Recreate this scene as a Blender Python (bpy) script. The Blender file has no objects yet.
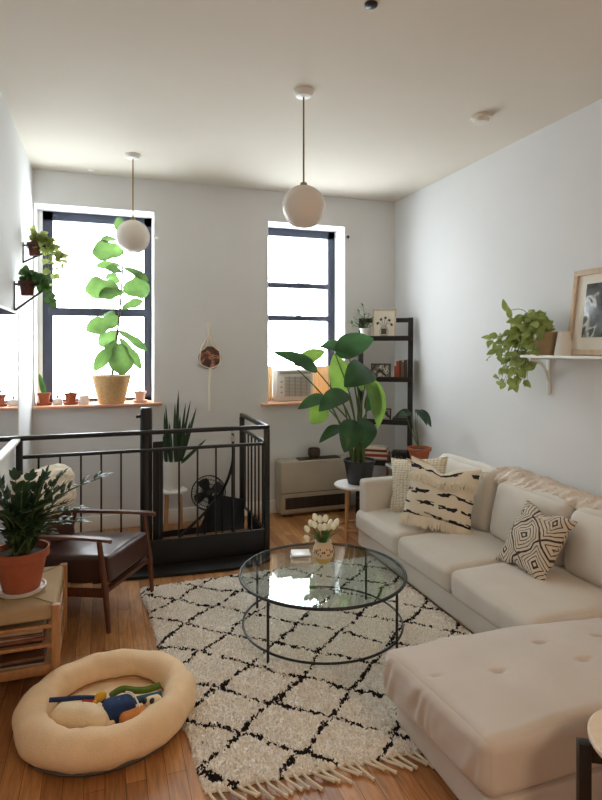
import bpy, bmesh, math, random
from mathutils import Vector, Matrix, Euler, noise
random.seed(7)
C = bpy.context.scene.collection
PI = math.pi
R = math.radians

# ------------------------------------------------------------------ materials
def lin(c):
    return tuple((x/12.92 if x <= .04045 else ((x+.055)/1.055)**2.4) for x in (v/255 for v in c))

def nodes(name):
    m = bpy.data.materials.new(name); m.use_nodes = True
    nt = m.node_tree; b = nt.nodes['Principled BSDF']
    return m, nt, b

def mk(name, rgb, rough=.6, var=.1, vs=6, bump=0., bs=60, metal=0, stretch=(1,1,1), sheen=0, spec=.5, bd=.002, trans=0):
    m, nt, b = nodes(name)
    N = nt.nodes.new; L = nt.links.new
    tc = N('ShaderNodeTexCoord'); mp = N('ShaderNodeMapping'); mp.inputs['Scale'].default_value = stretch
    L(tc.outputs['Object'], mp.inputs['Vector'])
    nz = N('ShaderNodeTexNoise'); nz.inputs['Scale'].default_value = vs; nz.inputs['Detail'].default_value = 4
    L(mp.outputs[0], nz.inputs['Vector'])
    rp = N('ShaderNodeValToRGB'); c = lin(rgb)
    rp.color_ramp.elements[0].position = .3; rp.color_ramp.elements[1].position = .7
    rp.color_ramp.elements[0].color = (*[x*(1-var) for x in c], 1)
    rp.color_ramp.elements[1].color = (*[min(1, x*(1+var)) for x in c], 1)
    L(nz.outputs['Fac'], rp.inputs[0]); L(rp.outputs[0], b.inputs['Base Color'])
    b.inputs['Roughness'].default_value = rough; b.inputs['Metallic'].default_value = metal
    b.inputs['Specular IOR Level'].default_value = spec
    if sheen: b.inputs['Sheen Weight'].default_value = sheen
    if bump:
        n2 = N('ShaderNodeTexNoise'); n2.inputs['Scale'].default_value = bs; n2.inputs['Detail'].default_value = 3
        L(mp.outputs[0], n2.inputs['Vector'])
        bp = N('ShaderNodeBump'); bp.inputs['Strength'].default_value = bump; bp.inputs['Distance'].default_value = bd
        L(n2.outputs['Fac'], bp.inputs['Height']); L(bp.outputs[0], b.inputs['Normal'])
    if trans:
        t = N('ShaderNodeBsdfTranslucent'); mx = N('ShaderNodeMixShader'); mx.inputs[0].default_value = trans
        hs = N('ShaderNodeHueSaturation'); hs.inputs['Value'].default_value = 1.25; hs.inputs['Saturation'].default_value = .95; hs.inputs['Hue'].default_value = .478
        L(rp.outputs[0], hs.inputs['Color']); L(hs.outputs[0], t.inputs['Color'])
        out = nt.nodes['Material Output']
        L(b.outputs[0], mx.inputs[1]); L(t.outputs[0], mx.inputs[2]); L(mx.outputs[0], out.inputs['Surface'])
    return m

M = {}
M['wall'] = mk('painted_wall', (222,223,224), .75, .015, 2, .15, 90, bd=.001)
M['ceil'] = mk('painted_ceiling', (218,211,198), .85, .015, 2, .1, 60, bd=.001)
M['trimw'] = mk('white_trim', (238,238,234), .45, .01)
M['black'] = mk('black_metal', (15,15,17), .4, .1, 8)
M['blackwood'] = mk('black_painted_wood', (19,17,17), .4, .15, 8)
M['blackplastic'] = mk('black_plastic', (22,22,24), .45, .1)
M['darkpot'] = mk('dark_plastic_pot', (38,39,42), .5, .1)
M['winframe'] = mk('window_frame_metal', (52,56,74), .5, .08)
M['sill'] = mk('sill_wood', (214,160,128), .55, .08, 8, stretch=(.3,1,1))
M['terra'] = mk('terracotta', (164,88,58), .85, .12, 14, .2, 60)
M['terradark'] = mk('dark_clay', (92,48,42), .8, .12, 14)
M['pinkpot'] = mk('pale_pink_clay', (226,190,170), .8, .06, 14)
M['whitepot'] = mk('white_ceramic', (226,224,218), .35, .02)
M['soil'] = mk('potting_soil', (48,36,28), .95, .3, 60, .6, 80)
M['sofa'] = mk('oatmeal_linen', (210,204,194), .9, .035, 5, .35, 420, sheen=.2, bd=.001)
M['ottoman'] = mk('ottoman_linen', (208,200,192), .9, .05, 4, .35, 420, sheen=.2, bd=.001)
M['oak'] = mk('light_oak', (176,128,84), .5, .16, 10, .15, 40, stretch=(6,6,.8))
M['walnut'] = mk('walnut_wood', (92,52,33), .38, .2, 10, stretch=(3,3,3))
M['leather'] = mk('brown_leather', (70,44,38), .33, .12, 8, .25, 160, bd=.001)
M['basket'] = mk('seagrass_weave', (205,170,120), .85, .14, 50)
M['cream'] = mk('cream_wool', (222,212,190), .95, .06, 14, .5, 150)
M['fur'] = mk('cream_sheepskin', (232,224,204), .95, .08, 18, .9, 90, bd=.006)
M['blanket'] = mk('chunky_cream_knit', (216,203,188), .98, .10, 45, 1.0, 75, bd=.008)
M['dogbed'] = mk('sherpa_beige', (238,208,168), .95, .05, 12, .6, 160, bd=.003)
M['dogbase'] = mk('grey_canvas', (92,88,84), .9, .1)
M['plush'] = mk('cream_plush', (236,214,178), .95, .05, 12, .7, 140, bd=.003)
M['orange'] = mk('orange_plush', (196,120,52), .95, .12, 20, .6, 140)
M['blue'] = mk('navy_plush', (26,52,96), .9, .15, 20, .5, 120)
M['teal'] = mk('teal_plush', (40,92,110), .9, .15, 20, .5, 120)
M['green'] = mk('green_plush', (96,120,44), .9, .15, 20, .5, 120)
M['red'] = mk('red_felt', (168,50,30), .9, .15, 20)
M['yellow'] = mk('yellow_felt', (222,172,62), .9, .12, 20)
M['heater'] = mk('beige_enamel', (178,170,152), .5, .04)
M['heatgrille'] = mk('brown_grille', (70,60,50), .55, .1)
M['acwhite'] = mk('off_white_plastic', (222,217,206), .5, .02)
M['acgrey'] = mk('grey_vent', (168,164,156), .6, .04)
M['accord'] = mk('tan_accordion_panel', (246,224,180), .7, .03, trans=.06)
M['brass'] = mk('aged_brass', (150,122,78), .35, .1, 10, metal=.8)
M['globe'] = mk('opal_glass', (236,230,222), .16, .01)
M['macrame'] = mk('cotton_cord', (238,230,214), .9, .05, 60, .4, 200)
M['leafdark'] = mk('leaf_dark_green', (36,64,36), .5, .4, 9, trans=.06)
M['leafmid'] = mk('leaf_mid_green', (66,110,48), .4, .3, 9, trans=.25)
M['leaffig'] = mk('fig_leaf_green', (66,100,46), .4, .5, 6, .5, 40, trans=.32)
M['leafbop'] = mk('paradise_leaf_green', (42,78,42), .24, .45, 4, .3, 20, trans=.45)
M['leafpale'] = mk('pothos_leaf_green', (150,168,92), .42, .25, 12, trans=.3)
M['leafdusty'] = mk('succulent_green', (84,112,76), .6, .2, 12)
M['stem'] = mk('green_stem', (84,104,56), .55, .2, 12)
M['bark'] = mk('brown_bark', (78,60,44), .8, .2, 20)
M['tulip'] = mk('white_tulip', (244,240,220), .55, .04, 12, trans=.25)
M['paper'] = mk('white_page', (232,226,212), .8, .04, 30)
M['mat'] = mk('picture_mat', (226,220,206), .8, .02)
M['framewood'] = mk('pale_weathered_wood', (196,172,144), .6, .14, 14, stretch=(4,4,1))
M['framedark'] = mk('dark_frame', (44,38,34), .45, .15)
M['tabletop'] = mk('birch_top', (232,214,190), .42, .06, 8, stretch=(1,6,1))
M['whitetop'] = mk('white_laminate', (226,224,220), .35, .02)
M['grey'] = mk('grey_sheet', (150,150,150), .6, .05)
M['stone'] = mk('grey_coaster_stone', (198,192,184), .6, .1, 20)

def glassmat(name, col, rough=0.0, tint=.9, refl=.03):
    m = bpy.data.materials.new(name); m.use_nodes = True; nt = m.node_tree; nt.nodes.clear()
    N = nt.nodes.new; L = nt.links.new
    out = N('ShaderNodeOutputMaterial'); lw = N('ShaderNodeLayerWeight'); lw.inputs['Blend'].default_value = .5
    g = N('ShaderNodeBsdfGlossy'); g.inputs['Roughness'].default_value = rough
    t = N('ShaderNodeBsdfTransparent'); t.inputs['Color'].default_value = (*col, 1)
    mx = N('ShaderNodeMixShader')
    pw = N('ShaderNodeMath'); pw.operation = 'POWER'; L(lw.outputs['Facing'], pw.inputs[0]); pw.inputs[1].default_value = 4
    fr = N('ShaderNodeMath'); fr.operation = 'MULTIPLY_ADD'; L(pw.outputs[0], fr.inputs[0]); fr.inputs[1].default_value = .9; fr.inputs[2].default_value = refl
    L(fr.outputs[0], mx.inputs[0]); L(t.outputs[0], mx.inputs[1]); L(g.outputs[0], mx.inputs[2]); L(mx.outputs[0], out.inputs[0])
    return m
M['pane'] = glassmat('window_glass', (.98,.99,.99))
M['glasstop'] = glassmat('tinted_table_glass', (.86,.91,.90), 0.0, refl=.055)
M['jarglass'] = glassmat('jar_glass', (.9,.92,.9))
def mirror():
    m, nt, b = nodes('mirror_silver'); b.inputs['Metallic'].default_value = 1; b.inputs['Roughness'].default_value = .02
    b.inputs['Base Color'].default_value = (.86,.88,.88,1); return m
M['mirror'] = mirror()

def floor_mat():
    m, nt, b = nodes('oak_strip_floor'); N = nt.nodes.new; L = nt.links.new
    tc = N('ShaderNodeTexCoord'); mp = N('ShaderNodeMapping'); mp.inputs['Rotation'].default_value = (0,0,PI/2)
    L(tc.outputs['Object'], mp.inputs['Vector'])
    br = N('ShaderNodeTexBrick'); br.inputs['Scale'].default_value = 1
    br.inputs['Brick Width'].default_value = .75; br.inputs['Row Height'].default_value = .075
    br.inputs['Mortar Size'].default_value = .0012; br.inputs['Mortar Smooth'].default_value = .3
    br.inputs['Color1'].default_value = (*lin((204,150,96)),1); br.inputs['Color2'].default_value = (*lin((160,108,64)),1)
    br.inputs['Mortar'].default_value = (*lin((74,42,24)),1); br.offset = .37; br.squash_frequency = 3
    L(mp.outputs[0], br.inputs['Vector'])
    m2 = N('ShaderNodeMapping'); m2.inputs['Scale'].default_value = (14,1.2,1); L(tc.outputs['Object'], m2.inputs['Vector'])
    nz = N('ShaderNodeTexNoise'); nz.inputs['Scale'].default_value = 5; nz.inputs['Detail'].default_value = 7; nz.inputs['Distortion'].default_value = .6
    L(m2.outputs[0], nz.inputs['Vector'])
    rp = N('ShaderNodeValToRGB'); rp.color_ramp.elements[0].position = .3; rp.color_ramp.elements[1].position = .72
    rp.color_ramp.elements[0].color = (.62,.58,.55,1); rp.color_ramp.elements[1].color = (1.12,1.08,1.04,1)
    L(nz.outputs['Fac'], rp.inputs[0])
    mx = N('ShaderNodeMix'); mx.data_type = 'RGBA'; mx.blend_type = 'MULTIPLY'; mx.inputs[0].default_value = 1
    L(br.outputs['Color'], mx.inputs[6]); L(rp.outputs[0], mx.inputs[7]); L(mx.outputs[2], b.inputs['Base Color'])
    b.inputs['Roughness'].default_value = .34
    bp = N('ShaderNodeBump'); bp.inputs['Strength'].default_value = .3; bp.inputs['Distance'].default_value = .002
    L(nz.outputs['Fac'], bp.inputs['Height']); L(bp.outputs[0], b.inputs['Normal'])
    return m
M['floor'] = floor_mat()

def rug_mat():
    # object coordinates: cream wool with hand-knotted black diamond lattice
    m, nt, b = nodes('shag_rug_wool'); N = nt.nodes.new; L = nt.links.new
    tc = N('ShaderNodeTexCoord'); sp = N('ShaderNodeSeparateXYZ')
    n1 = N('ShaderNodeTexNoise'); n1.inputs['Scale'].default_value = 3.2; n1.inputs['Detail'].default_value = 2
    n2 = N('ShaderNodeTexNoise'); n2.inputs['Scale'].default_value = 60; n2.inputs['Detail'].default_value = 2
    L(tc.outputs['Object'], n1.inputs['Vector']); L(tc.outputs['Object'], n2.inputs['Vector'])
    def vm(op, a=None, bb=None, va=None, vb=None):
        x = N('ShaderNodeVectorMath'); x.operation = op
        if a: L(a, x.inputs[0])
        if bb: L(bb, x.inputs[1])
        if va is not None: x.inputs[0].default_value = va
        if vb is not None: x.inputs[1].default_value = vb
        return x.outputs[0]
    def mt(op, a=None, bb=None, vb=None, va=None):
        x = N('ShaderNodeMath'); x.operation = op
        if a is not None: L(a, x.inputs[0])
        if bb is not None: L(bb, x.inputs[1])
        if vb is not None: x.inputs[1].default_value = vb
        if va is not None: x.inputs[0].default_value = va
        return x.outputs[0]
    w = vm('SUBTRACT', n1.outputs['Color'], vb=(.5,.5,.5)); sc = N('ShaderNodeVectorMath'); sc.operation='SCALE'; sc.inputs['Scale'].default_value = .15
    L(w, sc.inputs[0])
    w2 = vm('SUBTRACT', n2.outputs['Color'], vb=(.5,.5,.5)); sc2 = N('ShaderNodeVectorMath'); sc2.operation='SCALE'; sc2.inputs['Scale'].default_value = .035
    L(w2, sc2.inputs[0])
    p = vm('ADD', vm('ADD', tc.outputs['Object'], sc.outputs[0]), sc2.outputs[0])
    L(p, sp.inputs[0]); X, Y = sp.outputs[0], sp.outputs[1]
    # lattice p = N0 + s*u + t*v, u=(.215,-.185) v=(.19,.165)
    x = mt('SUBTRACT', X, vb=.53-1.05); y = mt('SUBTRACT', Y, vb=2.355-3.05)
    det = .215*.165+.185*.19
    s = mt('ADD', mt('MULTIPLY', x, vb=.165/det), mt('MULTIPLY', y, vb=-.19/det))
    t = mt('ADD', mt('MULTIPLY', x, vb=.185/det), mt('MULTIPLY', y, vb=.215/det))
    def near(q):
        return mt('ABSOLUTE', mt('SUBTRACT', mt('FRACT', mt('ADD', q, vb=.5)), vb=.5))
    d = mt('MINIMUM', near(s), near(t))
    n3 = N('ShaderNodeTexNoise'); n3.inputs['Scale'].default_value = 34; n3.inputs['Detail'].default_value = 2
    L(tc.outputs['Object'], n3.inputs['Vector'])
    th = mt('ADD', mt('MULTIPLY', n3.outputs['Fac'], vb=.19), vb=-.064)
    k = mt('LESS_THAN', d, th)
    n4 = N('ShaderNodeTexNoise'); n4.inputs['Scale'].default_value = 120; n4.inputs['Detail'].default_value = 2
    L(tc.outputs['Object'], n4.inputs['Vector'])
    rp = N('ShaderNodeValToRGB'); rp.color_ramp.elements[0].position = .3; rp.color_ramp.elements[1].position = .65
    rp.color_ramp.elements[0].color = (*lin((214,206,194)),1); rp.color_ramp.elements[1].color = (*lin((252,249,242)),1)
    L(n4.outputs['Fac'], rp.inputs[0])
    mx = N('ShaderNodeMix'); mx.data_type = 'RGBA'; L(k, mx.inputs[0]); L(rp.outputs[0], mx.inputs[6]); mx.inputs[7].default_value = (*lin((44,38,38)),1)
    L(mx.outputs[2], b.inputs['Base Color']); b.inputs['Roughness'].default_value = 1; b.inputs['Specular IOR Level'].default_value = .1
    return m
M['rug'] = rug_mat()

def mathgraph(nt):
    N = nt.nodes.new; L = nt.links.new
    def mt(op, a, b=None):
        x = N('ShaderNodeMath'); x.operation = op
        for i, v in enumerate((a, b)):
            if v is None: continue
            if isinstance(v, (int, float)): x.inputs[i].default_value = v
            else: L(v, x.inputs[i])
        return x.outputs[0]
    return N, L, mt

def diamond_pillow():
    m, nt, b = nodes('block_printed_diamonds'); N, L, mt = mathgraph(nt)
    uv = N('ShaderNodeUVMap'); sp = N('ShaderNodeSeparateXYZ'); L(uv.outputs[0], sp.inputs[0])
    nz = N('ShaderNodeTexNoise'); nz.inputs['Scale'].default_value = 4; L(uv.outputs[0], nz.inputs['Vector'])
    w = mt('MULTIPLY', mt('SUBTRACT', nz.outputs['Fac'], .5), .10)
    u = mt('ADD', mt('MULTIPLY', mt('ADD', sp.outputs[0], sp.outputs[1]), 1.5), w); v = mt('ADD', mt('MULTIPLY', mt('SUBTRACT', sp.outputs[0], sp.outputs[1]), 1.5), mt('ADD', w, .5))
    a = mt('ABSOLUTE', mt('SUBTRACT', mt('FRACT', u), .5)); c = mt('ABSOLUTE', mt('SUBTRACT', mt('FRACT', v), .5))
    d = mt('MAXIMUM', a, c)                       # 0 centre .. .5 border of each cell
    ring = mt('LESS_THAN', mt('FRACT', mt('ADD', mt('MULTIPLY', d, 10.0), .3)), .27)
    core = mt('LESS_THAN', d, .10); edge = mt('GREATER_THAN', d, .47)
    hole = mt('GREATER_THAN', d, .045)
    k = mt('MAXIMUM', mt('MAXIMUM', ring, mt('MULTIPLY', core, hole)), edge)
    k = mt('MULTIPLY', k, mt('GREATER_THAN', nz.outputs['Fac'], .3))
    mx = N('ShaderNodeMix'); mx.data_type = 'RGBA'; L(k, mx.inputs[0])
    mx.inputs[6].default_value = (*lin((208,196,178)),1); mx.inputs[7].default_value = (*lin((62,54,52)),1)
    L(mx.outputs[2], b.inputs['Base Color']); b.inputs['Roughness'].default_value = .95
    return m
M['diamond'] = diamond_pillow()

def striped_pillow():
    m, nt, b = nodes('tribal_woven_dashes'); N, L, mt = mathgraph(nt)
    uv = N('ShaderNodeUVMap'); sp = N('ShaderNodeSeparateXYZ'); L(uv.outputs[0], sp.inputs[0])
    mp = N('ShaderNodeMapping'); mp.inputs['Scale'].default_value = (7,26,1); L(uv.outputs[0], mp.inputs[0])
    nz = N('ShaderNodeTexNoise'); nz.inputs['Scale'].default_value = 1; nz.inputs['Detail'].default_value = 1; L(mp.outputs[0], nz.inputs['Vector'])
    v = mt('ADD', sp.outputs[1], mt('MULTIPLY', mt('SUBTRACT', nz.outputs['Fac'], .5), .13))
    band = mt('LESS_THAN', mt('ABSOLUTE', mt('SUBTRACT', mt('FRACT', mt('MULTIPLY', v, 5.2)), .5)), .13)
    n2 = N('ShaderNodeTexNoise'); n2.inputs['Scale'].default_value = 5.5; n2.inputs['Detail'].default_value = 0; L(uv.outputs[0], n2.inputs['Vector'])
    k = mt('MULTIPLY', band, mt('GREATER_THAN', n2.outputs['Fac'], .40))
    mx = N('ShaderNodeMix'); mx.data_type = 'RGBA'; L(k, mx.inputs[0])
    mx.inputs[6].default_value = (*lin((224,214,194)),1); mx.inputs[7].default_value = (*lin((36,32,36)),1)
    L(mx.outputs[2], b.inputs['Base Color']); b.inputs['Roughness'].default_value = .95
    return m
M['dashes'] = striped_pillow()

def knit_pillow():
    m, nt, b = nodes('cable_knit_cream'); N, L, mt = mathgraph(nt)
    uv = N('ShaderNodeUVMap'); mp = N('ShaderNodeMapping'); mp.inputs['Scale'].default_value = (16,22,1); L(uv.outputs[0], mp.inputs[0])
    vo = N('ShaderNodeTexVoronoi'); vo.inputs['Scale'].default_value = 1; vo.inputs['Randomness'].default_value = .25; L(mp.outputs[0], vo.inputs['Vector'])
    rp = N('ShaderNodeValToRGB'); rp.color_ramp.elements[0].color = (*lin((228,218,196)),1); rp.color_ramp.elements[1].color = (*lin((176,162,138)),1)
    rp.color_ramp.elements[0].position = .35; rp.color_ramp.elements[1].position = .75
    L(vo.outputs['Distance'], rp.inputs[0]); L(rp.outputs[0], b.inputs['Base Color']); b.inputs['Roughness'].default_value = .95
    bp = N('ShaderNodeBump'); bp.invert = True; bp.inputs['Strength'].default_value = 1; bp.inputs['Distance'].default_value = .008
    L(vo.outputs['Distance'], bp.inputs['Height']); L(bp.outputs[0], b.inputs['Normal'])
    return m
M['knit'] = knit_pillow()

def weave_mat(name, c1, c2, sc):
    m, nt, b = nodes(name); N, L, mt = mathgraph(nt)
    tc = N('ShaderNodeTexCoord'); mp = N('ShaderNodeMapping'); mp.inputs['Scale'].default_value = sc; L(tc.outputs['Object'], mp.inputs[0])
    sp = N('ShaderNodeSeparateXYZ'); L(mp.outputs[0], sp.inputs[0])
    s = mt('SINE', mt('ADD', sp.outputs[0], 0)); t = mt('SINE', mt('ADD', sp.outputs[1], sp.outputs[2]))
    k = mt('ADD', mt('MULTIPLY', mt('MULTIPLY', s, t), .5), .5)
    mx = N('ShaderNodeMix'); mx.data_type = 'RGBA'; L(k, mx.inputs[0]); mx.inputs[6].default_value = (*lin(c1),1); mx.inputs[7].default_value = (*lin(c2),1)
    L(mx.outputs[2], b.inputs['Base Color']); b.inputs['Roughness'].default_value = .85
    bp = N('ShaderNodeBump'); bp.inputs['Strength'].default_value = .6; bp.inputs['Distance'].default_value = .003
    L(k, bp.inputs['Height']); L(bp.outputs[0], b.inputs['Normal'])
    return m
M['cordseat'] = weave_mat('paper_cord_weave', (156,128,92), (196,170,130), (900,260,0))

def art_mat(name, cols, scale, seed=0):
    m, nt, b = nodes(name); N, L, mt = mathgraph(nt)
    tc = N('ShaderNodeTexCoord'); mp = N('ShaderNodeMapping'); mp.inputs['Location'].default_value = (seed,seed*1.7,0); L(tc.outputs['Object'], mp.inputs[0])
    nz = N('ShaderNodeTexNoise'); nz.inputs['Scale'].default_value = scale; nz.inputs['Detail'].default_value = 2; nz.inputs['Distortion'].default_value = .8; L(mp.outputs[0], nz.inputs['Vector'])
    rp = N('ShaderNodeValToRGB'); e = rp.color_ramp.elements
    for i, (p, c) in enumerate(cols):
        if i < 2: x = e[i]; x.position = p
        else: x = e.new(p)
        x.color = (*lin(c),1)
    rp.color_ramp.interpolation = 'LINEAR'
    L(nz.outputs['Fac'], rp.inputs[0]); L(rp.outputs[0], b.inputs['Base Color']); b.inputs['Roughness'].default_value = .25
    return m
M['photo_a'] = art_mat('dark_landscape_photo', [(.40,(34,38,36)),(.56,(84,88,86)),(.62,(206,206,200)),(.65,(60,66,58))], 5)
M['photo_b'] = art_mat('family_photo', [(.4,(60,56,52)),(.55,(150,140,130)),(.6,(216,208,200)),(.66,(70,64,60))], 14, 3)
M['agate'] = art_mat('dark_round_photo', [(.38,(28,20,22)),(.5,(92,48,36)),(.6,(188,128,100)),(.68,(60,40,44))], 9, 5)
M['vasefig'] = mk('painted_vase_brown', (110,58,50), .5, .1)
M['vaseyellow'] = mk('vase_ochre', (206,176,96), .4, .06)
M['vasecream'] = mk('vase_cream', (226,204,170), .4, .04)

# ------------------------------------------------------------------ helpers
def link(name, bm, mat, parent=None, smooth=True, loc=None):
    me = bpy.data.meshes.new(name)
    bmesh.ops.recalc_face_normals(bm, faces=bm.faces)
    bm.to_mesh(me); bm.free()
    mats = mat if isinstance(mat, (list, tuple)) else [mat]
    for x in mats: me.materials.append(M[x])
    for p in me.polygons: p.use_smooth = smooth
    if smooth:
        try: me.set_sharp_from_angle(angle=R(38))
        except Exception: pass
    o = bpy.data.objects.new(name, me); C.objects.link(o)
    if parent is not None: o.parent = parent
    return o

def tag(o, label, cat, group=None, kind=None):
    o['label'] = label; o['category'] = cat
    if group: o['group'] = group
    if kind: o['kind'] = kind
    return o

def struct(o):
    o['kind'] = 'structure'; return o

def thing(name, label, cat, loc=(0,0,0), rz=0, group=None):
    e = bpy.data.objects.new(name, None); C.objects.link(e); e.empty_display_size = .1
    e.location = loc; e.rotation_euler = (0,0,rz)
    return tag(e, label, cat, group)

def move_top(o, loc, rz=0):
    o.location = loc; o.rotation_euler = (0,0,rz); return o

def mi(bm, n0, idx):
    bm.faces.ensure_lookup_table()
    for f in bm.faces[n0:]: f.material_index = idx

def box(bm, c, s, rot=None, bevel=0, seg=2):
    r = bmesh.ops.create_cube(bm, size=1)
    vs = r['verts']
    bmesh.ops.scale(bm, vec=s, verts=vs)
    if bevel:
        es = list({e for v in vs for e in v.link_edges})
        rb = bmesh.ops.bevel(bm, geom=es, offset=bevel, segments=seg, affect='EDGES', profile=.5)
        vs = list({v for f in rb['faces'] for v in f.verts} | {v for v in vs if v.is_valid})
    mt = Matrix.Translation(Vector(c)) @ (rot.to_4x4() if rot is not None else Matrix())
    bmesh.ops.transform(bm, matrix=mt, verts=vs)
    return vs

def bar(bm, a, b, w, h, up=(0,0,1), bevel=0):
    a, b = Vector(a), Vector(b); d = b-a; L_ = d.length; z = d.normalized()
    x = Vector(up).cross(z)
    if x.length < 1e-4: x = Vector((1,0,0)).cross(z)
    x.normalize(); y = z.cross(x)
    rot = Matrix((x, y, z)).transposed()
    return box(bm, (a+b)/2, (w, h, L_), rot, bevel)

def tube(bm, pts, r, seg=8, closed=False, caps=True):
    pts = [Vector(p) for p in pts]; n = len(pts)
    rs = r if isinstance(r, (list, tuple)) else [r]*n
    rings = []; prev = None
    for i, p in enumerate(pts):
        if closed: t = pts[(i+1) % n]-pts[i-1]
        else: t = pts[min(i+1, n-1)]-pts[max(i-1, 0)]
        t.normalize()
        if prev is None:
            a = Vector((0,0,1)) if abs(t.z) < .9 else Vector((1,0,0))
            x = a.cross(t).normalized()
        else:
            x = prev - t*prev.dot(t)
            x = x.normalized() if x.length > 1e-5 else Vector((1,0,0))
        prev = x; y = t.cross(x)
        rings.append([bm.verts.new(p+(x*math.cos(2*PI*k/seg)+y*math.sin(2*PI*k/seg))*rs[i]) for k in range(seg)])
    m = n if closed else n-1
    for i in range(m):
        A, B = rings[i], rings[(i+1) % n]
        off = 0
        if closed and i == n-1:
            off = min(range(seg), key=lambda o: (A[0].co-B[o].co).length)
        for k in range(seg):
            bm.faces.new((A[k], A[(k+1) % seg], B[(k+1+off) % seg], B[(k+off) % seg]))
    if caps and not closed:
        bm.faces.new(rings[0][::-1]); bm.faces.new(rings[-1])

def smoothpts(pts, n=6):
    P = [Vector(p) for p in pts]; out = []
    for i in range(len(P)-1):
        p0 = P[max(i-1,0)]; p1 = P[i]; p2 = P[i+1]; p3 = P[min(i+2,len(P)-1)]
        for k in range(n):
            t = k/n
            out.append(.5*((2*p1)+(-p0+p2)*t+(2*p0-5*p1+4*p2-p3)*t*t+(-p0+3*p1-3*p2+p3)*t**3))
    out.append(P[-1]); return out

def lathe(bm, prof, c=(0,0,0), seg=32, sx=1, sy=1):
    rings = []
    for r, z in prof:
        if r < 1e-6: rings.append([bm.verts.new((c[0], c[1], c[2]+z))])
        else: rings.append([bm.verts.new((c[0]+r*sx*math.cos(2*PI*k/seg), c[1]+r*sy*math.sin(2*PI*k/seg), c[2]+z)) for k in range(seg)])
    for A, B in zip(rings, rings[1:]):
        for k in range(seg):
            if len(A) == 1 and len(B) == 1: continue
            if len(A) == 1: bm.faces.new((A[0], B[(k+1) % seg], B[k]))
            elif len(B) == 1: bm.faces.new((A[k], A[(k+1) % seg], B[0]))
            else: bm.faces.new((A[k], A[(k+1) % seg], B[(k+1) % seg], B[k]))

def softbox(bm, half, r, crown=(0,0,0), mat=None, n=14, wob=0, seed=0, fn=None):
    """rounded box with crowned faces"""
    hx, hy, hz = half
    cache = {}
    def vert(u, v, w):
        key = (round(u,5), round(v,5), round(w,5))
        if key in cache: return cache[key]
        p = Vector((u*hx, v*hy, w*hz))
        inn = Vector([max(-h+r, min(h-r, q)) for q, h in zip(p, half)])
        d = p-inn
        if d.length > 1e-9: p = inn+d.normalized()*r
        cu, cv, cw = 1-u*u, 1-v*v, 1-w*w
        p.x += crown[0]*cv*cw*u; p.y += crown[1]*cu*cw*v; p.z += crown[2]*cu*cv*w
        if wob:
            q = noise.noise_vector(p*5+Vector((seed,seed*2,0)))
            p += q*wob
        if fn: p = fn(p, u, v, w)
        vv = bm.verts.new(mat @ p if mat else p); cache[key] = vv; return vv
    g = [math.sin((-1+2*i/n)*PI/2) for i in range(n+1)]
    for i in range(n):
        for j in range(n):
            a, b, c_, d = g[i], g[i+1], g[j], g[j+1]
            for s in (-1, 1):
                for q in (((a,c_,s),(b,c_,s),(b,d,s),(a,d,s)), ((a,s,c_),(b,s,c_),(b,s,d),(a,s,d)), ((s,a,c_),(s,b,c_),(s,b,d),(s,a,d))):
                    vs = [vert(*x) for x in q]
                    if len(set(vs)) == 4:
                        try: bm.faces.new(vs if s > 0 else vs[::-1])
                        except ValueError: pass

def pillow_bm(W, H, T, mat, n=22, pinch=.1, seed=0, wob=.012, uvs=1, sag=0, chop=0):
    bm = bmesh.new(); uvl = bm.loops.layers.uv.new('UVMap')
    cache = {}
    def vert(u, v, s):
        edge = abs(u) > .9999 or abs(v) > .9999
        key = (round(u,4), round(v,4), 0 if edge else s)
        if key in cache: return cache[key]
        th = T*((1-abs(u)**2.6)*(1-abs(v)**2.6))**.55
        x = u*W*(1-pinch*(1-v*v)*abs(u)); y = v*H*(1-pinch*(1-u*u)*abs(v))
        if chop: y -= chop*math.exp(-(u*u)/.12)*max(0, v)**1.6
        z = s*th
        if sag: y -= sag*(1-u*u)*(.5+.5*v)
        p = Vector((x, y, z))
        q = noise.noise_vector(Vector((u*2.4+seed, v*2.4, s*.8)))
        p += q*wob*(1 if not edge else .8)
        vv = bm.verts.new(mat @ p); cache[key] = vv; vv_uv[vv] = (u*.5+.5, v*.5+.5); return vv
    vv_uv = {}
    g = [math.sin((-1+2*i/n)*PI/2*.999)/math.sin(PI/2*.999) for i in range(n+1)]
    for i in range(n):
        for j in range(n):
            for s in (-1, 1):
                vs = [vert(g[i],g[j],s), vert(g[i+1],g[j],s), vert(g[i+1],g[j+1],s), vert(g[i],g[j+1],s)]
                try: f = bm.faces.new(vs if s > 0 else vs[::-1])
                except ValueError: continue
                for l in f.loops: l[uvl].uv = vv_uv[l.vert]
    return bm

def frame_mat(origin, xdir, ydir):
    x = Vector(xdir).normalized(); y = Vector(ydir); y = (y-x*y.dot(x)).normalized(); z = x.cross(y)
    m = Matrix((x, y, z)).transposed().to_4x4(); m.translation = Vector(origin); return m

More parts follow.
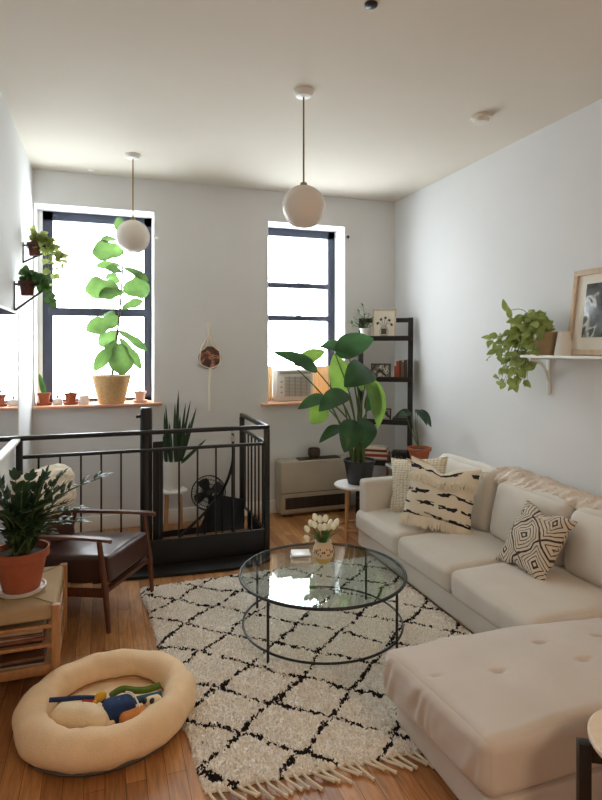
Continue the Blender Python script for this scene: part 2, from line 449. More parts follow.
PROF = {
    'oval': lambda t: max(.02, math.sin(PI*min(1,t*.98+.01))**.8),
    'pointed': lambda t: max(.02, (math.sin(PI*t**.75))**.9 if t < 1 else .02),
    'fiddle': lambda t: max(.03, (math.sin(PI*min(.985,t**1.25+.02)))**.55*(1-.28*math.exp(-((t-.38)/.16)**2))),
    'heart': lambda t: max(.02, math.sin(PI*min(1,t**.62))**.8),
    'blade': lambda t: max(.02, min(1, 3*t+.5)*(1-t**3)**.8),
    'paddle': lambda t: max(.015, math.sin(PI*min(.995, t**.78))**.72),
}
def leaf(bm, base, tip, W, prof='oval', arch=.12, up=(0,0,1), fold=.18, ripple=0, nl=8, nw=4, curl=0, face=None):
    """blade from base to tip; arch lifts the middle; face = wanted normal direction"""
    base, tip = Vector(base), Vector(tip); d = tip-base; L_ = d.length
    if L_ < 1e-5: return
    dn = d.normalized(); f = Vector(face if face is not None else up)
    side = dn.cross(f)
    if side.length < .05: side = dn.cross(Vector((.3,.8,.5)))
    side.normalize(); nrm = side.cross(dn).normalized()
    if nrm.dot(f) < 0: nrm = -nrm
    pf = PROF[prof]; rows = []; ph = random.random()*6
    for i in range(nl+1):
        t = i/nl
        c = base+d*t+nrm*(arch*L_*math.sin(PI*t))-nrm*curl*L_*t*t
        w = W*.5*pf(t)
        row = []
        for j in range(-nw//2, nw//2+1):
            q = j/(nw/2)
            p = c+side*(q*w)+nrm*(abs(q)*w*fold+ripple*w*math.sin(t*11+ph+q*2)*abs(q))
            row.append(bm.verts.new(p))
        rows.append(row)
    for A, B in zip(rows, rows[1:]):
        for k in range(len(A)-1): bm.faces.new((A[k], A[k+1], B[k+1], B[k]))

def rnd(a, b): return random.uniform(a, b)
def rvec(): return Vector((rnd(-1,1), rnd(-1,1), rnd(-1,1)))

def pot_profile(r, h, rim=.02, taper=.7, rimh=.18, wall=.008):
    rb = r*taper
    return [(0,0),(rb,0),(rb+(r-rb)*(1-rimh)-.002, h*(1-rimh)),(r+rim*.35, h*(1-rimh)),(r+rim*.5, h),(r-wall, h),(r-wall*1.5, h*.86)]

def pot(name, root, r, h, mat, taper=.7, rimh=.18, saucer=None, seg=28, rim=.02, z=0):
    bm = bmesh.new(); lathe(bm, pot_profile(r, h, rim, taper, rimh), (0,0,z), seg); o = link(name, bm, mat, root)
    bm = bmesh.new(); lathe(bm, [(0,h*.86),(r*.5,h*.875),(r-.0115,h*.86)], (0,0,z), seg); link('soil', bm, 'soil', root)
    if saucer:
        bm = bmesh.new(); rs = r*taper+.03
        lathe(bm, [(0,-.012),(rs-.01,-.012),(rs,.008),(rs-.006,.008),(rs-.014,-.001),(0,-.001)], (0,0,z), seg); link('saucer', bm, saucer, root)
    return o

# ------------------------------------------------------------------ room shell
XL, XR, YB, YF, H = -.60, 2.956, 5.474, -2.6, 3.22
WT = .34
W1 = (-.585, .433, 1.13, 2.92); W2 = (1.54, 2.37, 1.09, 2.915)
# stair opening
SO = (-.60, 1.24, 4.44, 5.06)
bm = bmesh.new()
for x0, x1, y0, y1 in ((XL-.1, XR+.1, YF-.1, SO[2]), (XL-.1, XR+.1, SO[3], YB+.05), (SO[1], XR+.1, SO[2], SO[3])):
    box(bm, ((x0+x1)/2, (y0+y1)/2, -.05), (x1-x0, y1-y0, .1))
struct(link('floor', bm, 'floor', smooth=False))
bm = bmesh.new(); box(bm, ((XL+XR)/2, (YF+YB)/2, H+.05), (XR-XL+.4, YB-YF+.4, .1)); struct(link('ceiling', bm, 'ceil', smooth=False))
bm = bmesh.new(); box(bm, (XL-.06, (YF+YB)/2, H/2-.9), (.12, YB-YF+.3, H+1.8)); struct(link('wall_left', bm, 'wall', smooth=False))
bm = bmesh.new(); box(bm, (XR+.06, (YF+YB)/2, H/2-.02), (.12, YB-YF+.3, H+.04)); struct(link('wall_right', bm, 'wall', smooth=False))
bm = bmesh.new(); box(bm, ((XL+XR)/2, YF-.06, H/2-.02), (XR-XL, .12, H+.04)); struct(link('wall_front', bm, 'wall', smooth=False))
bm = bmesh.new()
def wb(x0, x1, z0, z1): box(bm, ((x0+x1)/2, YB+WT/2, (z0+z1)/2), (x1-x0, WT, z1-z0))
wb(XL-.1, W1[0], -1.8, H); wb(W1[0], W1[1], -1.8, W1[2]); wb(W1[0], W1[1], W1[3], H)
wb(W1[1], W2[0], -1.8, H); wb(W2[0], W2[1], -1.8, W2[2]); wb(W2[0], W2[1], W2[3], H); wb(W2[1], XR+.1, -1.8, H)
struct(link('wall_back', bm, 'wall', smooth=False))
# stairwell pit below the floor
bm = bmesh.new()
box(bm, (.32, SO[2]-.04, -.95), (1.86, .04, 1.7)); box(bm, (SO[1]+.04, 4.75, -.95), (.04, .66, 1.7)); box(bm, (.32, SO[3]+.04, -.95), (1.86, .04, 1.7))
box(bm, (.32, 4.75, -1.82), (2.0, .8, .05))
struct(link('wall_stairwell', bm, 'grey', smooth=False))
# baseboards
bm = bmesh.new(); box(bm, ((XL+XR)/2, YB-.008, .065), (XR-XL-.02, .016, .13), bevel=.004); struct(link('baseboard_back', bm, 'trimw'))
bm = bmesh.new(); box(bm, (XR-.008, (YF+YB)/2, .065), (.016, YB-YF-.1, .13), bevel=.004); struct(link('baseboard_right', bm, 'trimw'))
bm = bmesh.new(); box(bm, (XL+.008, (YF+4.38)/2, .065), (.016, 4.38-YF-.1, .13), bevel=.004); struct(link('baseboard_left', bm, 'trimw'))

def window(name, w, bars, bottom, sill_x, fb):
    x0, x1, z0, z1 = w; yf = YB+.29
    e = bpy.data.objects.new(name, None); C.objects.link(e); struct(e)
    fl, fr_, wl, wr = fb
    bm = bmesh.new(); fw = .055
    box(bm, (fl+wl/2, yf+.02, (z0+z1)/2), (wl, .05, z1-z0)); box(bm, (fr_-wr/2, yf+.02, (z0+z1)/2), (wr, .05, z1-z0))
    box(bm, ((fl+fr_)/2, yf+.02, z1-.04), (fr_-fl, .05, .08)); box(bm, ((fl+fr_)/2, yf+.02, z0+.02), (fr_-fl, .05, .04))
    link('window_frame', bm, 'winframe', e, smooth=False)
    if fl > x0+.01:
        bm = bmesh.new(); box(bm, ((x0+fl)/2, yf+.01, (z0+z1)/2), (fl-x0, .07, z1-z0)); link('window_casing', bm, 'trimw', e, smooth=False)
    for zb, hb in bars:
        bm = bmesh.new(); box(bm, ((fl+fr_)/2, yf+.012, zb), (fr_-fl-.09, .035, hb), bevel=.003)
        box(bm, ((x0+x1)/2, yf-.012, zb+hb*.4), (.05, .02, .018), bevel=.004)
        link('meeting_rail', bm, 'winframe', e)
    bm = bmesh.new(); box(bm, ((x0+x1)/2, yf+.03, (bottom+z1)/2), (x1-x0-.06, .004, z1-bottom-.04)); link('glass_pane', bm, 'pane', e, smooth=False)
    bm = bmesh.new(); box(bm, ((sill_x[0]+sill_x[1])/2, (YB-.06+YB+.27)/2, z0-.0), (sill_x[1]-sill_x[0], .33, .022), bevel=.004)
    return e, bm
e1, bm = window('window_1', W1, [(1.99,.075)], W1[2], (0,1), (-.545,.433,.085,.07)); bm.free()
bm = bmesh.new(); box(bm, (-.045, YB-.03, W1[2]-.001), (1.09, .075, .024), bevel=.005); box(bm, (-.076, YB+.14, W1[2]+.001), (1.01, .28, .02)); link('window_sill', bm, 'sill', e1)
e2, bm = window('window_2', W2, [(2.315,.055),(1.967,.055)], 1.47, (0,1), (1.54,2.37,.055,.075)); bm.free()
bm = bmesh.new(); box(bm, (1.905, YB-.03, W2[2]-.001), (.885, .075, .024), bevel=.005); box(bm, (1.955, YB+.14, W2[2]+.001), (.82, .28, .02)); link('window_sill', bm, 'sill', e2)

# ------------------------------------------------------------------ camera, light
cam = bpy.data.cameras.new('camera'); co = bpy.data.objects.new('camera', cam); C.objects.link(co)
co.location = (0,0,1.65); co.rotation_euler = (PI/2, 0, -math.atan(196/569))
cam.sensor_fit = 'VERTICAL'; cam.sensor_height = 36; cam.sensor_width = 36; cam.lens = 36*569/800; cam.shift_y = -52/800; cam.clip_start = .05
bpy.context.scene.camera = co
wd = bpy.data.worlds.new('sky'); bpy.context.scene.world = wd; wd.use_nodes = True
bg = wd.node_tree.nodes['Background']; bg.inputs[0].default_value = (.90,.96,1,1); bg.inputs[1].default_value = 16.5
def area(name, loc, size, power, col, rot, portal=False):
    l = bpy.data.lights.new(name, 'AREA'); l.shape = 'RECTANGLE'; l.size, l.size_y = size; l.energy = power; l.color = col
    o = bpy.data.objects.new(name, l); C.objects.link(o); o.location = loc; o.rotation_euler = rot
    if portal: l.cycles.is_portal = True
    return o
for w in (W1, W2):
    area('window_portal', ((w[0]+w[1])/2, YB+.36, (w[2]+w[3])/2), (w[1]-w[0], w[3]-w[2]), 1, (1,1,1), (-PI/2,0,0), True)
area('kitchen_ceiling_lamp', (1.7, -1.6, 3.1), (.9,.9), 40, (1,.72,.46), (0,0,0))
vs = bpy.context.scene.view_settings
bpy.context.scene.display_settings.display_device = 'sRGB'
vs.view_transform = 'Standard'; vs.look = 'None'; vs.gamma = 1; vs.use_curve_mapping = False; vs.exposure = 0.2
bpy.context.scene.cycles.max_bounces = 12; bpy.context.scene.cycles.diffuse_bounces = 8; bpy.context.scene.cycles.transparent_max_bounces = 16
bpy.context.scene.cycles.use_denoising = True
bpy.context.scene.cycles.sample_clamp_indirect = 8

def W(name, bm, mat, root, smooth=True):
    """mesh given in room coordinates, stored in its thing's own frame"""
    bm.transform(root.matrix_basis.inverted()); return link(name, bm, mat, root, smooth)
def T(name, bm, mat, loc, label, cat, group=None, smooth=True, rz=0):
    """a thing that is one mesh, given in room coordinates"""
    o = link(name, bm, mat, None, smooth); m = Matrix.Translation(loc) @ Matrix.Rotation(rz, 4, 'Z')
    o.data.transform(m.inverted()); o.matrix_basis = m
    return tag(o, label, cat, group)

# ------------------------------------------------------------------ rug
def bil(u, v):
    a, b, c, d = Vector((.345,2.10)), Vector((1.992,1.975)), Vector((.226,4.03)), Vector((1.992,4.06))
    return (a*(1-u)+b*u)*(1-v)+(c*(1-u)+d*u)*v
bm = bmesh.new(); NX, NY = 300, 340; rows = []
for j in range(NY+1):
    row = []
    for i in range(NX+1):
        p = bil(i/NX, j/NY); e = min(i, NX-i, j, NY-j)
        x, y = p.x-1.05+rnd(-.0035,.0035), p.y-3.05+rnd(-.0035,.0035)
        if e == 0:
            w = noise.noise(Vector((x*9, y*9, 0)))*.01; z = .001; x += w; y += w
        else:
            z = min(1, .45+e*.2)*(.016+.007*noise.noise(Vector((x*40, y*40, 1)))+rnd(-.009,.009))
        row.append(bm.verts.new((x, y, max(.001, z))))
    rows.append(row)
for A, B in zip(rows, rows[1:]):
    for k in range(NX): bm.faces.new((A[k], A[k+1], B[k+1], B[k]))
rug = link('shag_rug', bm, 'rug', None); rug.location = (1.05,3.05,0)
tag(rug, 'cream shag rug with black diamond lattice lying under the glass coffee table', 'rug')
for side in (0, 1):
    bm = bmesh.new(); n = 46
    for i in range(n):
        u = (i+.5)/n; p = bil(u, side); s = -1 if side == 0 else 1
        x, y = p.x-1.05, p.y-3.05
        if side == 1 and x > -.05: pass
        lx = rnd(.02,.06); ly = rnd(.06,.10)
        tube(bm, smoothpts([(x, y, .012), (x+lx*.2, y+s*ly*.4, .016), (x+lx*.9, y+s*ly*.8, .010), (x+lx*1.2, y+s*ly, .007)], 3), [.0055]*7+[.006,.008,.007][:3], 6)
    if side == 0: link('fringe', bm, 'cream', rug)
    else: bm.free()

# ------------------------------------------------------------------ coffee table
ct = thing('coffee_table', 'round glass coffee table with thin black metal legs on the shag rug', 'coffee table', (1.20,3.10,.018))
def circ(r, z, n=72): return [(r*math.cos(2*PI*k/n), r*math.sin(2*PI*k/n), z) for k in range(n)]
bm = bmesh.new(); lathe(bm, [(0,.325),(.474,.325),(.474,.335),(0,.335)], seg=72); link('glass_top', bm, 'glasstop', ct)
bm = bmesh.new(); tube(bm, circ(.480,.326), .0085, 8, True); link('top_ring', bm, 'black', ct)
bm = bmesh.new(); tube(bm, circ(.462,.045), .0065, 8, True); link('lower_ring', bm, 'black', ct)
for a in (212,129,307,32):
    a = R(a); bm = bmesh.new(); tube(bm, [(.471*math.cos(a), .471*math.sin(a), -.012), (.471*math.cos(a), .471*math.sin(a), .32)], .0075, 8); link('leg', bm, 'black', ct)
TZ = .3535
# vase of tulips
v = thing('tulip_vase', 'small painted vase of white tulips on the glass coffee table', 'vase', (1.248,3.21,TZ))
bm = bmesh.new()
prof = [(0,0),(.034,0),(.042,.008),(.060,.04),(.066,.065),(.060,.095),(.048,.12),(.050,.132),(.044,.132),(.042,.118),(.0,.11)]
n0 = 0; lathe(bm, prof, seg=32)
for f in bm.faces:
    if f.calc_center_median().z < .042: f.material_index = 1
link('vase_body', bm, ['vasecream','vaseyellow'], v)
bm = bmesh.new()
for k in range(26):
    a = R(-165+150*(k % 13)/12)+rnd(-.05,.05); z = .078+.012*math.sin(k*1.7)+(.008 if k > 12 else -.006); r = .0655-.0035*abs(z-.066)/.03
    c = Vector((r*math.cos(a), r*math.sin(a), z)); rot = Matrix.Rotation(a, 3, 'Z')
    box(bm, c, (.003,.008,.010), rot, .0012, 1)
link('painted_motif', bm, 'vasefig', v)
heads = [(-.085,.02,.215),(-.06,-.03,.255),(-.035,.03,.275),(-.01,-.045,.24),(.02,.02,.265),(.045,-.035,.235),(.075,.0,.245),(.005,.06,.25),(-.05,.05,.235),(.06,.05,.225),(-.105,-.03,.18),(.03,.0,.22),(-.02,-.01,.225)]
bm = bmesh.new(); bm2 = bmesh.new()
for hx, hy, hz in heads:
    hz -= .01
    tube(bm, smoothpts([(hx*.1,hy*.1,.10),(hx*.45,hy*.45,.16),(hx*.95,hy*.95,hz-.02)],3), .0028, 6)
    ax = Vector((hx*1.2,hy*1.2,.16)).normalized(); m = frame_mat((hx,hy,hz-.02), ax.cross(Vector((.3,1,.1))), Vector((0,0,1)).cross(ax) if abs(ax.z) < .98 else (0,1,0))
    # petals: closed bud of overlapping petals
    b3 = bmesh.new(); lathe(b3, [(0,0),(.010,.003),(.0165,.014),(.0175,.024),(.013,.038),(.006,.046),(0,.047)], seg=12)
    for vv in b3.verts:
        a = math.atan2(vv.co.y, vv.co.x); k = 1+.12*math.cos(3*a); vv.co.x *= k; vv.co.y *= k
    q = Vector((0,0,1)).rotation_difference(ax).to_matrix().to_4x4(); q.translation = (hx,hy,hz-.02); b3.transform(q)
    me = bpy.data.meshes.new('x'); b3.to_mesh(me); b3.free(); bm2.from_mesh(me); bpy.data.meshes.remove(me)
link('stems', bm, 'stem', v)
link('blossoms', bm2, 'tulip', v)
bm = bmesh.new()
for a, l, t in ((200,.12,.19),(170,.10,.17),(330,.10,.19),(20,.09,.20),(250,.07,.19),(290,.09,.2),(120,.08,.18),(60,.08,.2)):
    a = R(a); leaf(bm, (.02*math.cos(a),.02*math.sin(a),.11), (l*math.cos(a),l*math.sin(a),t), .026, 'oval', .12, fold=.35)
link('leaves', bm, 'leafmid', v)
# stack of coasters and small books
zz = TZ+.0005
for i, (sx, sy, h, m, rz, lab) in enumerate(((.115,.105,.022,'stone',-.05,'thick grey square coaster, lowest of the stack on the coffee table'), (.118,.108,.013,'paper',.12,'cream square booklet just above the grey bottom coaster'), (.108,.10,.014,'stone',-.18,'speckled square coaster in the middle of the stack'), (.112,.10,.009,'grey',.3,'thin grey square coaster under the white top one'), (.112,.106,.008,'whitetop',.1,'white square coaster on top of the stack beside the vase'))):
    bm = bmesh.new(); box(bm, (1.112,3.235,zz+h/2), (sx, sy, h), Matrix.Rotation(rz-.35,3,'Z'), .002); T('coaster', bm, m, (1.112,3.235,zz), lab, 'coaster', 'square coasters stacked on the coffee table', smooth=True); zz += h+.0006

# ------------------------------------------------------------------ sofa
sf = thing('sofa', 'long oatmeal linen three-seat sofa against the white right wall', 'sofa', (2.45,3.25,0))
bm = bmesh.new(); softbox(bm, (.47,1.045,.07), .015, mat=Matrix.Translation((2.455,3.27,.09))); W('base', bm, 'sofa', sf)
bm = bmesh.new(); softbox(bm, (.462,.062,.25), .03, (0,.006,0), Matrix.Translation((2.447,4.238,.325))); W('armrest', bm, 'sofa', sf)
bm = bmesh.new(); softbox(bm, (.085,1.04,.31), .035, mat=Matrix.Translation((2.850,3.265,.34))); W('back_frame', bm, 'sofa', sf)
for k, (y0, y1) in enumerate(((4.30,3.605),(3.595,2.955),(2.945,2.235))):
    bm = bmesh.new(); ch = (y0-y1)/2
    softbox(bm, (.375,ch,.083), .045, (.010,.006,.022), Matrix.Translation((2.325,(y0+y1)/2,.240)), n=24, wob=.007, seed=k*3); W('seat_cushion', bm, 'sofa', sf)
for k, (y0, y1, tz) in enumerate(((4.16,3.42,.755),(3.40,2.72,.70),(2.70,2.235,.70))):
    bm = bmesh.new(); ch = (y0-y1)/2
    m = Matrix.Translation((2.675,(y0+y1)/2,.30+(tz-.30)/2)) @ Matrix.Rotation(R(13),4,'Y')
    softbox(bm, (.085,ch,(tz-.29)/2), .065, (.045,.0,.02), m, n=24, wob=.014, seed=k*5+1); W('back_cushion', bm, 'sofa', sf)
for x, y in ((2.05,4.2),(2.85,4.2),(2.05,2.35),(2.85,2.35)):
    bm = bmesh.new(); box(bm, (x,y,.013), (.05,.05,.026)); W('leg', bm, 'blackwood', sf)

# ottoman
ot = thing('ottoman', 'large oatmeal tufted ottoman in front of the near end of the sofa', 'ottoman', (1.74,1.90,0), 0)
bm = bmesh.new(); softbox(bm, (.535,.325,.060), .012, mat=Matrix.Translation((0,0,.075))); link('base', bm, 'ottoman', ot)
TU = [Vector((x-1.74, y-1.90, 0)) for x, y in ((1.80,2.01),(1.87,1.836),(1.49,1.89),(1.25,1.96),(2.1,2.0),(2.15,1.8))]
def dents(p, u, v_, w):
    for i, t in enumerate(TU):
        d = (p-Vector((t.x,t.y,p.z))); k = math.exp(-((d.x/.024)**2+((d.y+.25*d.x)/.010)**2)); k2 = math.exp(-(d.length/.06)**2)
        if w > .3: p.z -= (.024*k+.006*k2)*(1 if i != 3 else .35)
    p.x -= .045*max(0,v_)*max(0,-u)-.02*max(0,-v_)*max(0,-u)
    p.y -= .075*max(0,u)*max(0,v_)
    if u < -.8 and w < .9:   # puckered left side
        p.x += .007*math.sin(p.y*70+p.z*38+3*math.sin(p.y*21))*(1-abs(w)**2)*noise.noise(p*6+Vector((9,0,0)))*1.6
    return p
bm = bmesh.new(); softbox(bm, (.560,.330,.108), .050, (.016,.008,.028), Matrix.Translation((-.005,0,.240)), n=140, wob=.009, seed=4, fn=dents); link('top_cushion', bm, 'ottoman', ot)
for x in (-.45,.45):
    for y in (-.27,.27):
        bm = bmesh.new(); box(bm, (x,y,.008), (.05,.05,.016)); link('leg', bm, 'blackwood', ot)

# pillows and blanket
def knobs(bm, pts, r, n=5):
    pass
m = frame_mat((2.37,4.00,.545), (.62,-.78,.12), (.28,.26,.92))
bm = pillow_bm(.245,.235,.07, m, seed=2, wob=.015)
T('throw_pillow', bm, 'knit', (2.37,4.00,.34), 'cream chunky-knit square pillow against the far sofa arm, behind the striped one', 'pillow', 'throw pillows on the sofa')
m = frame_mat((2.335,3.625,.575), (.66,-.75,-.10), (.26,.20,.94))
bm = pillow_bm(.265,.235,.10, m, seed=6, wob=.02, chop=.075)
sp_ = T('throw_pillow', bm, 'dashes', (2.335,3.625,.34), 'cream fringed pillow with rows of black woven dashes, on the far seat cushion', 'pillow', 'throw pillows on the sofa')
for vrow, cnt, ln in ((.50,80,.062),(-.86,84,.075)):
    bm = bmesh.new()
    for i in range(cnt):
        for zz_ in (0,):
            u = -1+2*(i+.5)/cnt; th = .10*((1-abs(u)**2.6)*(1-abs(vrow)**2.6))**.55
            yy = vrow*.235*(1-.1*(1-u*u)*abs(vrow)); 
            if vrow > 0: yy -= .075*math.exp(-(u*u)/.12)*vrow**1.6
            a = Vector((u*.265*(1-.1*(1-vrow*vrow)*abs(u)), yy, th+.004)); b = a+Vector((rnd(-.008,.008), -ln*rnd(.8,1.15), rnd(.004,.016)))
            mid = (a+b)/2+Vector((rnd(-.006,.006),0,.010))
            tube(bm, [m @ a, m @ mid, m @ b], [.0055,.0065,.0045], 5)
    W('fringe', bm, 'cream', sp_)
for sx in (-1,1):
    bm = bmesh.new()
    for k in range(8):
        a = Vector((sx*.262, .215-.01*abs(k-4), 0)); b = a+Vector((sx*rnd(0,.05), rnd(-.04,.03), rnd(-.02,.03))); tube(bm, [m @ a, m @ ((a+b)/2), m @ b], [.003,.004,.003], 5)
    W('tassel', bm, 'cream', sp_)
m = frame_mat((2.43,2.765,.50), (-.02,-1,-.02), (.52,-.22,.80))
bm = pillow_bm(.205,.205,.085, m, seed=11, wob=.022, chop=.03)
T('throw_pillow', bm, 'diamond', (2.43,2.765,.34), 'beige pillow with black concentric diamond print, leaning on the near seat cushion', 'pillow', 'throw pillows on the sofa')

bm = bmesh.new()
path = smoothpts([(2.76,3.56,.700),(2.775,3.42,.735),(2.775,3.15,.725),(2.77,2.85,.715),(2.765,2.55,.715),(2.76,2.22,.705)], 34)
rows = []; n = 44
for i, p in enumerate(path):
    t = i/(len(path)-1); row = []
    wv = .105+.02*math.sin(t*7)-.05*max(0,.06-t)/.06
    for k in range(n):
        a = 2*PI*k/n; x = wv*math.cos(a); z = (.038 if math.sin(a) > 0 else .022)*math.copysign(abs(math.sin(a))**.6, math.sin(a))*(1 if t > .03 else .75)*1.15
        z -= .9*max(0,-x-.03)**1.0*.55           # hangs forward over the cushions
        q = Vector((p.x+x, p.y, p.z+z))
        rope = .006*math.sin(t*120+a*3)+.016*noise.noise(Vector((q.x*14,q.y*26+q.x*20,q.z*14)))
        q += Vector((math.cos(a),0,abs(math.sin(a))))*rope+Vector((0,0,.010*noise.noise(q*7+Vector((5,0,0)))))
        row.append(bm.verts.new(q))
    rows.append(row)
for A, B in zip(rows, rows[1:]):
    for k in range(n): bm.faces.new((A[k], A[(k+1) % n], B[(k+1) % n], B[k]))
bm.faces.new(rows[0]); bm.faces.new(rows[-1])
T('knit_blanket', bm, 'blanket', (2.77,2.9,.66), 'folded cream chunky-knit blanket laid along the top of the sofa back', 'blanket')

# ------------------------------------------------------------------ end table by the camera
et = thing('side_table', 'round birch-topped table on a dark wooden frame beside the near side of the ottoman', 'side table', (1.585,1.262,0))
bm = bmesh.new(); lathe(bm, [(0,.434),(.195,.434),(.203,.440),(.203,.450),(.197,.456),(0,.456)], seg=64); link('table_top', bm, 'tabletop', et)
for a in (151,241,331,61):
    a = R(a); d = Vector((math.cos(a), math.sin(a), 0)); bm = bmesh.new()
    box(bm, (d*.222)+Vector((0,0,.221)), (.036,.036,.442), Matrix.Rotation(a,3,'Z'), .003); link('leg', bm, 'blackwood', et)
for a in (151,241):
    a = R(a); d = Vector((math.cos(a), math.sin(a), 0)); bm = bmesh.new(); bar(bm, d*.215+Vector((0,0,.408)), -d*.215+Vector((0,0,.408)), .022, .046); link('cross_bar', bm, 'blackwood', et)

# ------------------------------------------------------------------ stairwell railing and stair
rl = thing('stair_railing', 'black metal railing with thin balusters around the stairwell opening', 'railing', (.33,4.40,0))
def rail(a, b, w, h, name): bm_ = bmesh.new(); bar(bm_, a, b, w, h, bevel=.003); W(name, bm_, 'black', rl)
xr, yf, yb = 1.225, 4.40, 5.27
rail((-.59,4.40,1.018), (xr+.02,yf,1.018), .036, .032, 'top_rail'); rail((xr,yf+.018,1.018), (xr,yb+.02,1.018), .036, .032, 'top_rail')
rail((-.56,yf,.885), (xr,yf,.885), .026, .024, 'middle_rail'); rail((xr,yf,.885), (xr,yb,.885), .026, .024, 'middle_rail')
rail((-.58,yf,.198), (xr,yf,.198), .024, .014, 'bottom_rail'); rail((xr,yf,.198), (xr,yb,.17), .024, .014, 'bottom_rail')
for x, y in ((-.565,yf),(xr,yf),(xr,yb)):
    bm = bmesh.new(); box(bm, (x,y,.50), (.042,.042,1.0), bevel=.003); W('post', bm, 'black', rl)
xs = [-.443,-.303,-.164,-.026,.112,.392,.533,.673,.816,.959,1.10]
for x in xs:
    bm = bmesh.new(); box(bm, (x,yf,.54), (.013,.013,.68)); W('baluster', bm, 'black', rl)
for k in range(6):
    bm = bmesh.new(); box(bm, (xr,4.525+k*.124,.53), (.013,.013,.70)); W('baluster', bm, 'black', rl)
bm = bmesh.new(); box(bm, (.33,yf+.008,.095), (1.80,.008,.185)); W('kick_plate', bm, 'black', rl)
bm = bmesh.new(); box(bm, (xr+.0,4.73,.085), (.008,.62,.165)); W('kick_plate', bm, 'black', rl)
bm = bmesh.new()
P3 = [(.44,-.03),(.44,.05),(.80,.06),(.93,.34),(1.20,.27),(1.20,-.03)]
lo = [bm.verts.new((x,5.072,z)) for x, z in P3]; hi = [bm.verts.new((x,5.064,z)) for x, z in P3]
bm.faces.new(lo); bm.faces.new(hi[::-1])
for k in range(len(P3)): bm.faces.new((lo[k], lo[(k+1) % len(P3)], hi[(k+1) % len(P3)], hi[k]))
for v_ in bm.verts: v_.co.z = max(v_.co.z, .001); v_.co.y += .012
W('rear_plate', bm, 'black', rl, smooth=False)
bm = bmesh.new()
P2 = [(-.12,4.375),(-.08,4.24),(.3,4.20),(.62,4.165),(.9,4.15),(1.1,4.18),(1.22,4.25),(1.25,4.375)]
lo = [bm.verts.new((x,y,.001)) for x, y in P2]; hi = [bm.verts.new((x,y,.022)) for x, y in P2]
bm.faces.new(lo[::-1]); bm.faces.new(hi)
for k in range(len(P2)): bm.faces.new((lo[k], lo[(k+1) % len(P2)], hi[(k+1) % len(P2)], hi[k]))
W('threshold_plate', bm, 'black', rl, smooth=False)

st = thing('spiral_stair', 'black spiral staircase with centre column and curved handrail sinking below the floor', 'staircase', (.31,4.74,-1.79))
cx, cy = .31, 4.74
bm = bmesh.new(); lathe(bm, [(0,-1.79),(.045,-1.79),(.045,1.18),(.04,1.195),(0,1.195)], (.298,4.50,0), 24); W('centre_column', bm, 'black', st)
bm = bmesh.new(); box(bm, (.385,4.50,.42), (.075,.02,1.02)); W('column_plate', bm, 'black', st)
bm = bmesh.new(); tube(bm, [(.25,4.49,1.13),(.228,4.47,1.13)], .012, 10); W('column_bolt', bm, 'black', st)
for k in range(7):
    a0 = R(-8+k*24); a1 = R(-8+(k+1)*24+3); z = -.16-k*.19; bm = bmesh.new()
    r0, r1 = .05, .46
    pts = [(r0,a0),(r1,a0),(r1,(a0+a1)/2),(r1,a1),(r0,a1)]
    def q(r, a): return (.33+.95*r*math.cos(a)*1.6, 4.60+min(.44, max(-.13, r*math.sin(a))))
    lo = [bm.verts.new((*q(*p), z-.03)) for p in pts]; hi = [bm.verts.new((*q(*p), z)) for p in pts]
    try:
        bm.faces.new(lo[::-1]); bm.faces.new(hi)
        for j in range(5): bm.faces.new((lo[j], lo[(j+1) % 5], hi[(j+1) % 5], hi[j]))
    except ValueError: pass
    W('tread', bm, 'black', st, smooth=False)
bm = bmesh.new(); tube(bm, smoothpts([(1.018,4.74,.93),(1.026,4.75,.87),(1.03,4.80,.65),(.971,4.93,.403),(.83,4.99,.209),(.64,4.99,.045),(.45,4.97,-.12),(.30,4.95,-.3)],6), .013, 10); W('handrail', bm, 'black', st)
bm = bmesh.new(); tube(bm, [(1.02,4.745,.955),(1.02,4.745,.86)], .016, 10); W('handrail_cap', bm, 'stone', st)
bm = bmesh.new(); tube(bm, [(1.028,4.75,.82),(1.21,4.75,.82)], .007, 8); W('handrail_tie', bm, 'black', st)
for i, (x, y, z) in enumerate(((1.03,4.80,.65),(.971,4.93,.403),(.83,4.99,.209))):
    bm = bmesh.new(); tube(bm, [(x,y,z),(x,y,-.25-.1*i)], .008, 8); W('baluster', bm, 'black', st)

# ------------------------------------------------------------------ plants helpers
def zz_stems(bm, bs, base, tip, n=9, L_=.07, W_=.03):
    base, tip = Vector(base), Vector(tip); d = tip-base
    out = Vector((d.x, d.y, 0)); mid = base+d*.5+Vector((0,0,.22*out.length))-out*.12
    path = smoothpts([base, mid, tip], 8); tube(bs, path, [.006]*6+[.0045]*6+[.003]*5, 6)
    for k in range(n):
        t = .16+.82*k/(n-1); i = int(t*(len(path)-1)); p = path[i]; tg = (path[min(i+1,len(path)-1)]-path[max(i-1,0)]).normalized()
        sd = tg.cross(Vector((0,0,1)))
        if sd.length < .1: sd = Vector((1,0,0))
        sd.normalize(); up = sd.cross(tg).normalized()
        for s in (-1, 1):
            q = tg*.72+sd*s*.7+up*.25+rvec()*.18; l = L_*(1-.35*abs(t-.5))*rnd(.85,1.15)
            leaf(bm, p, p+q.normalized()*l, W_*rnd(.85,1.15), 'pointed', .08, up=up, fold=.2, nl=6, nw=2)
    q = (path[-1]-path[-2]).normalized(); leaf(bm, path[-1], path[-1]+q*L_*.8, W_, 'pointed', .05, nl=6, nw=2)

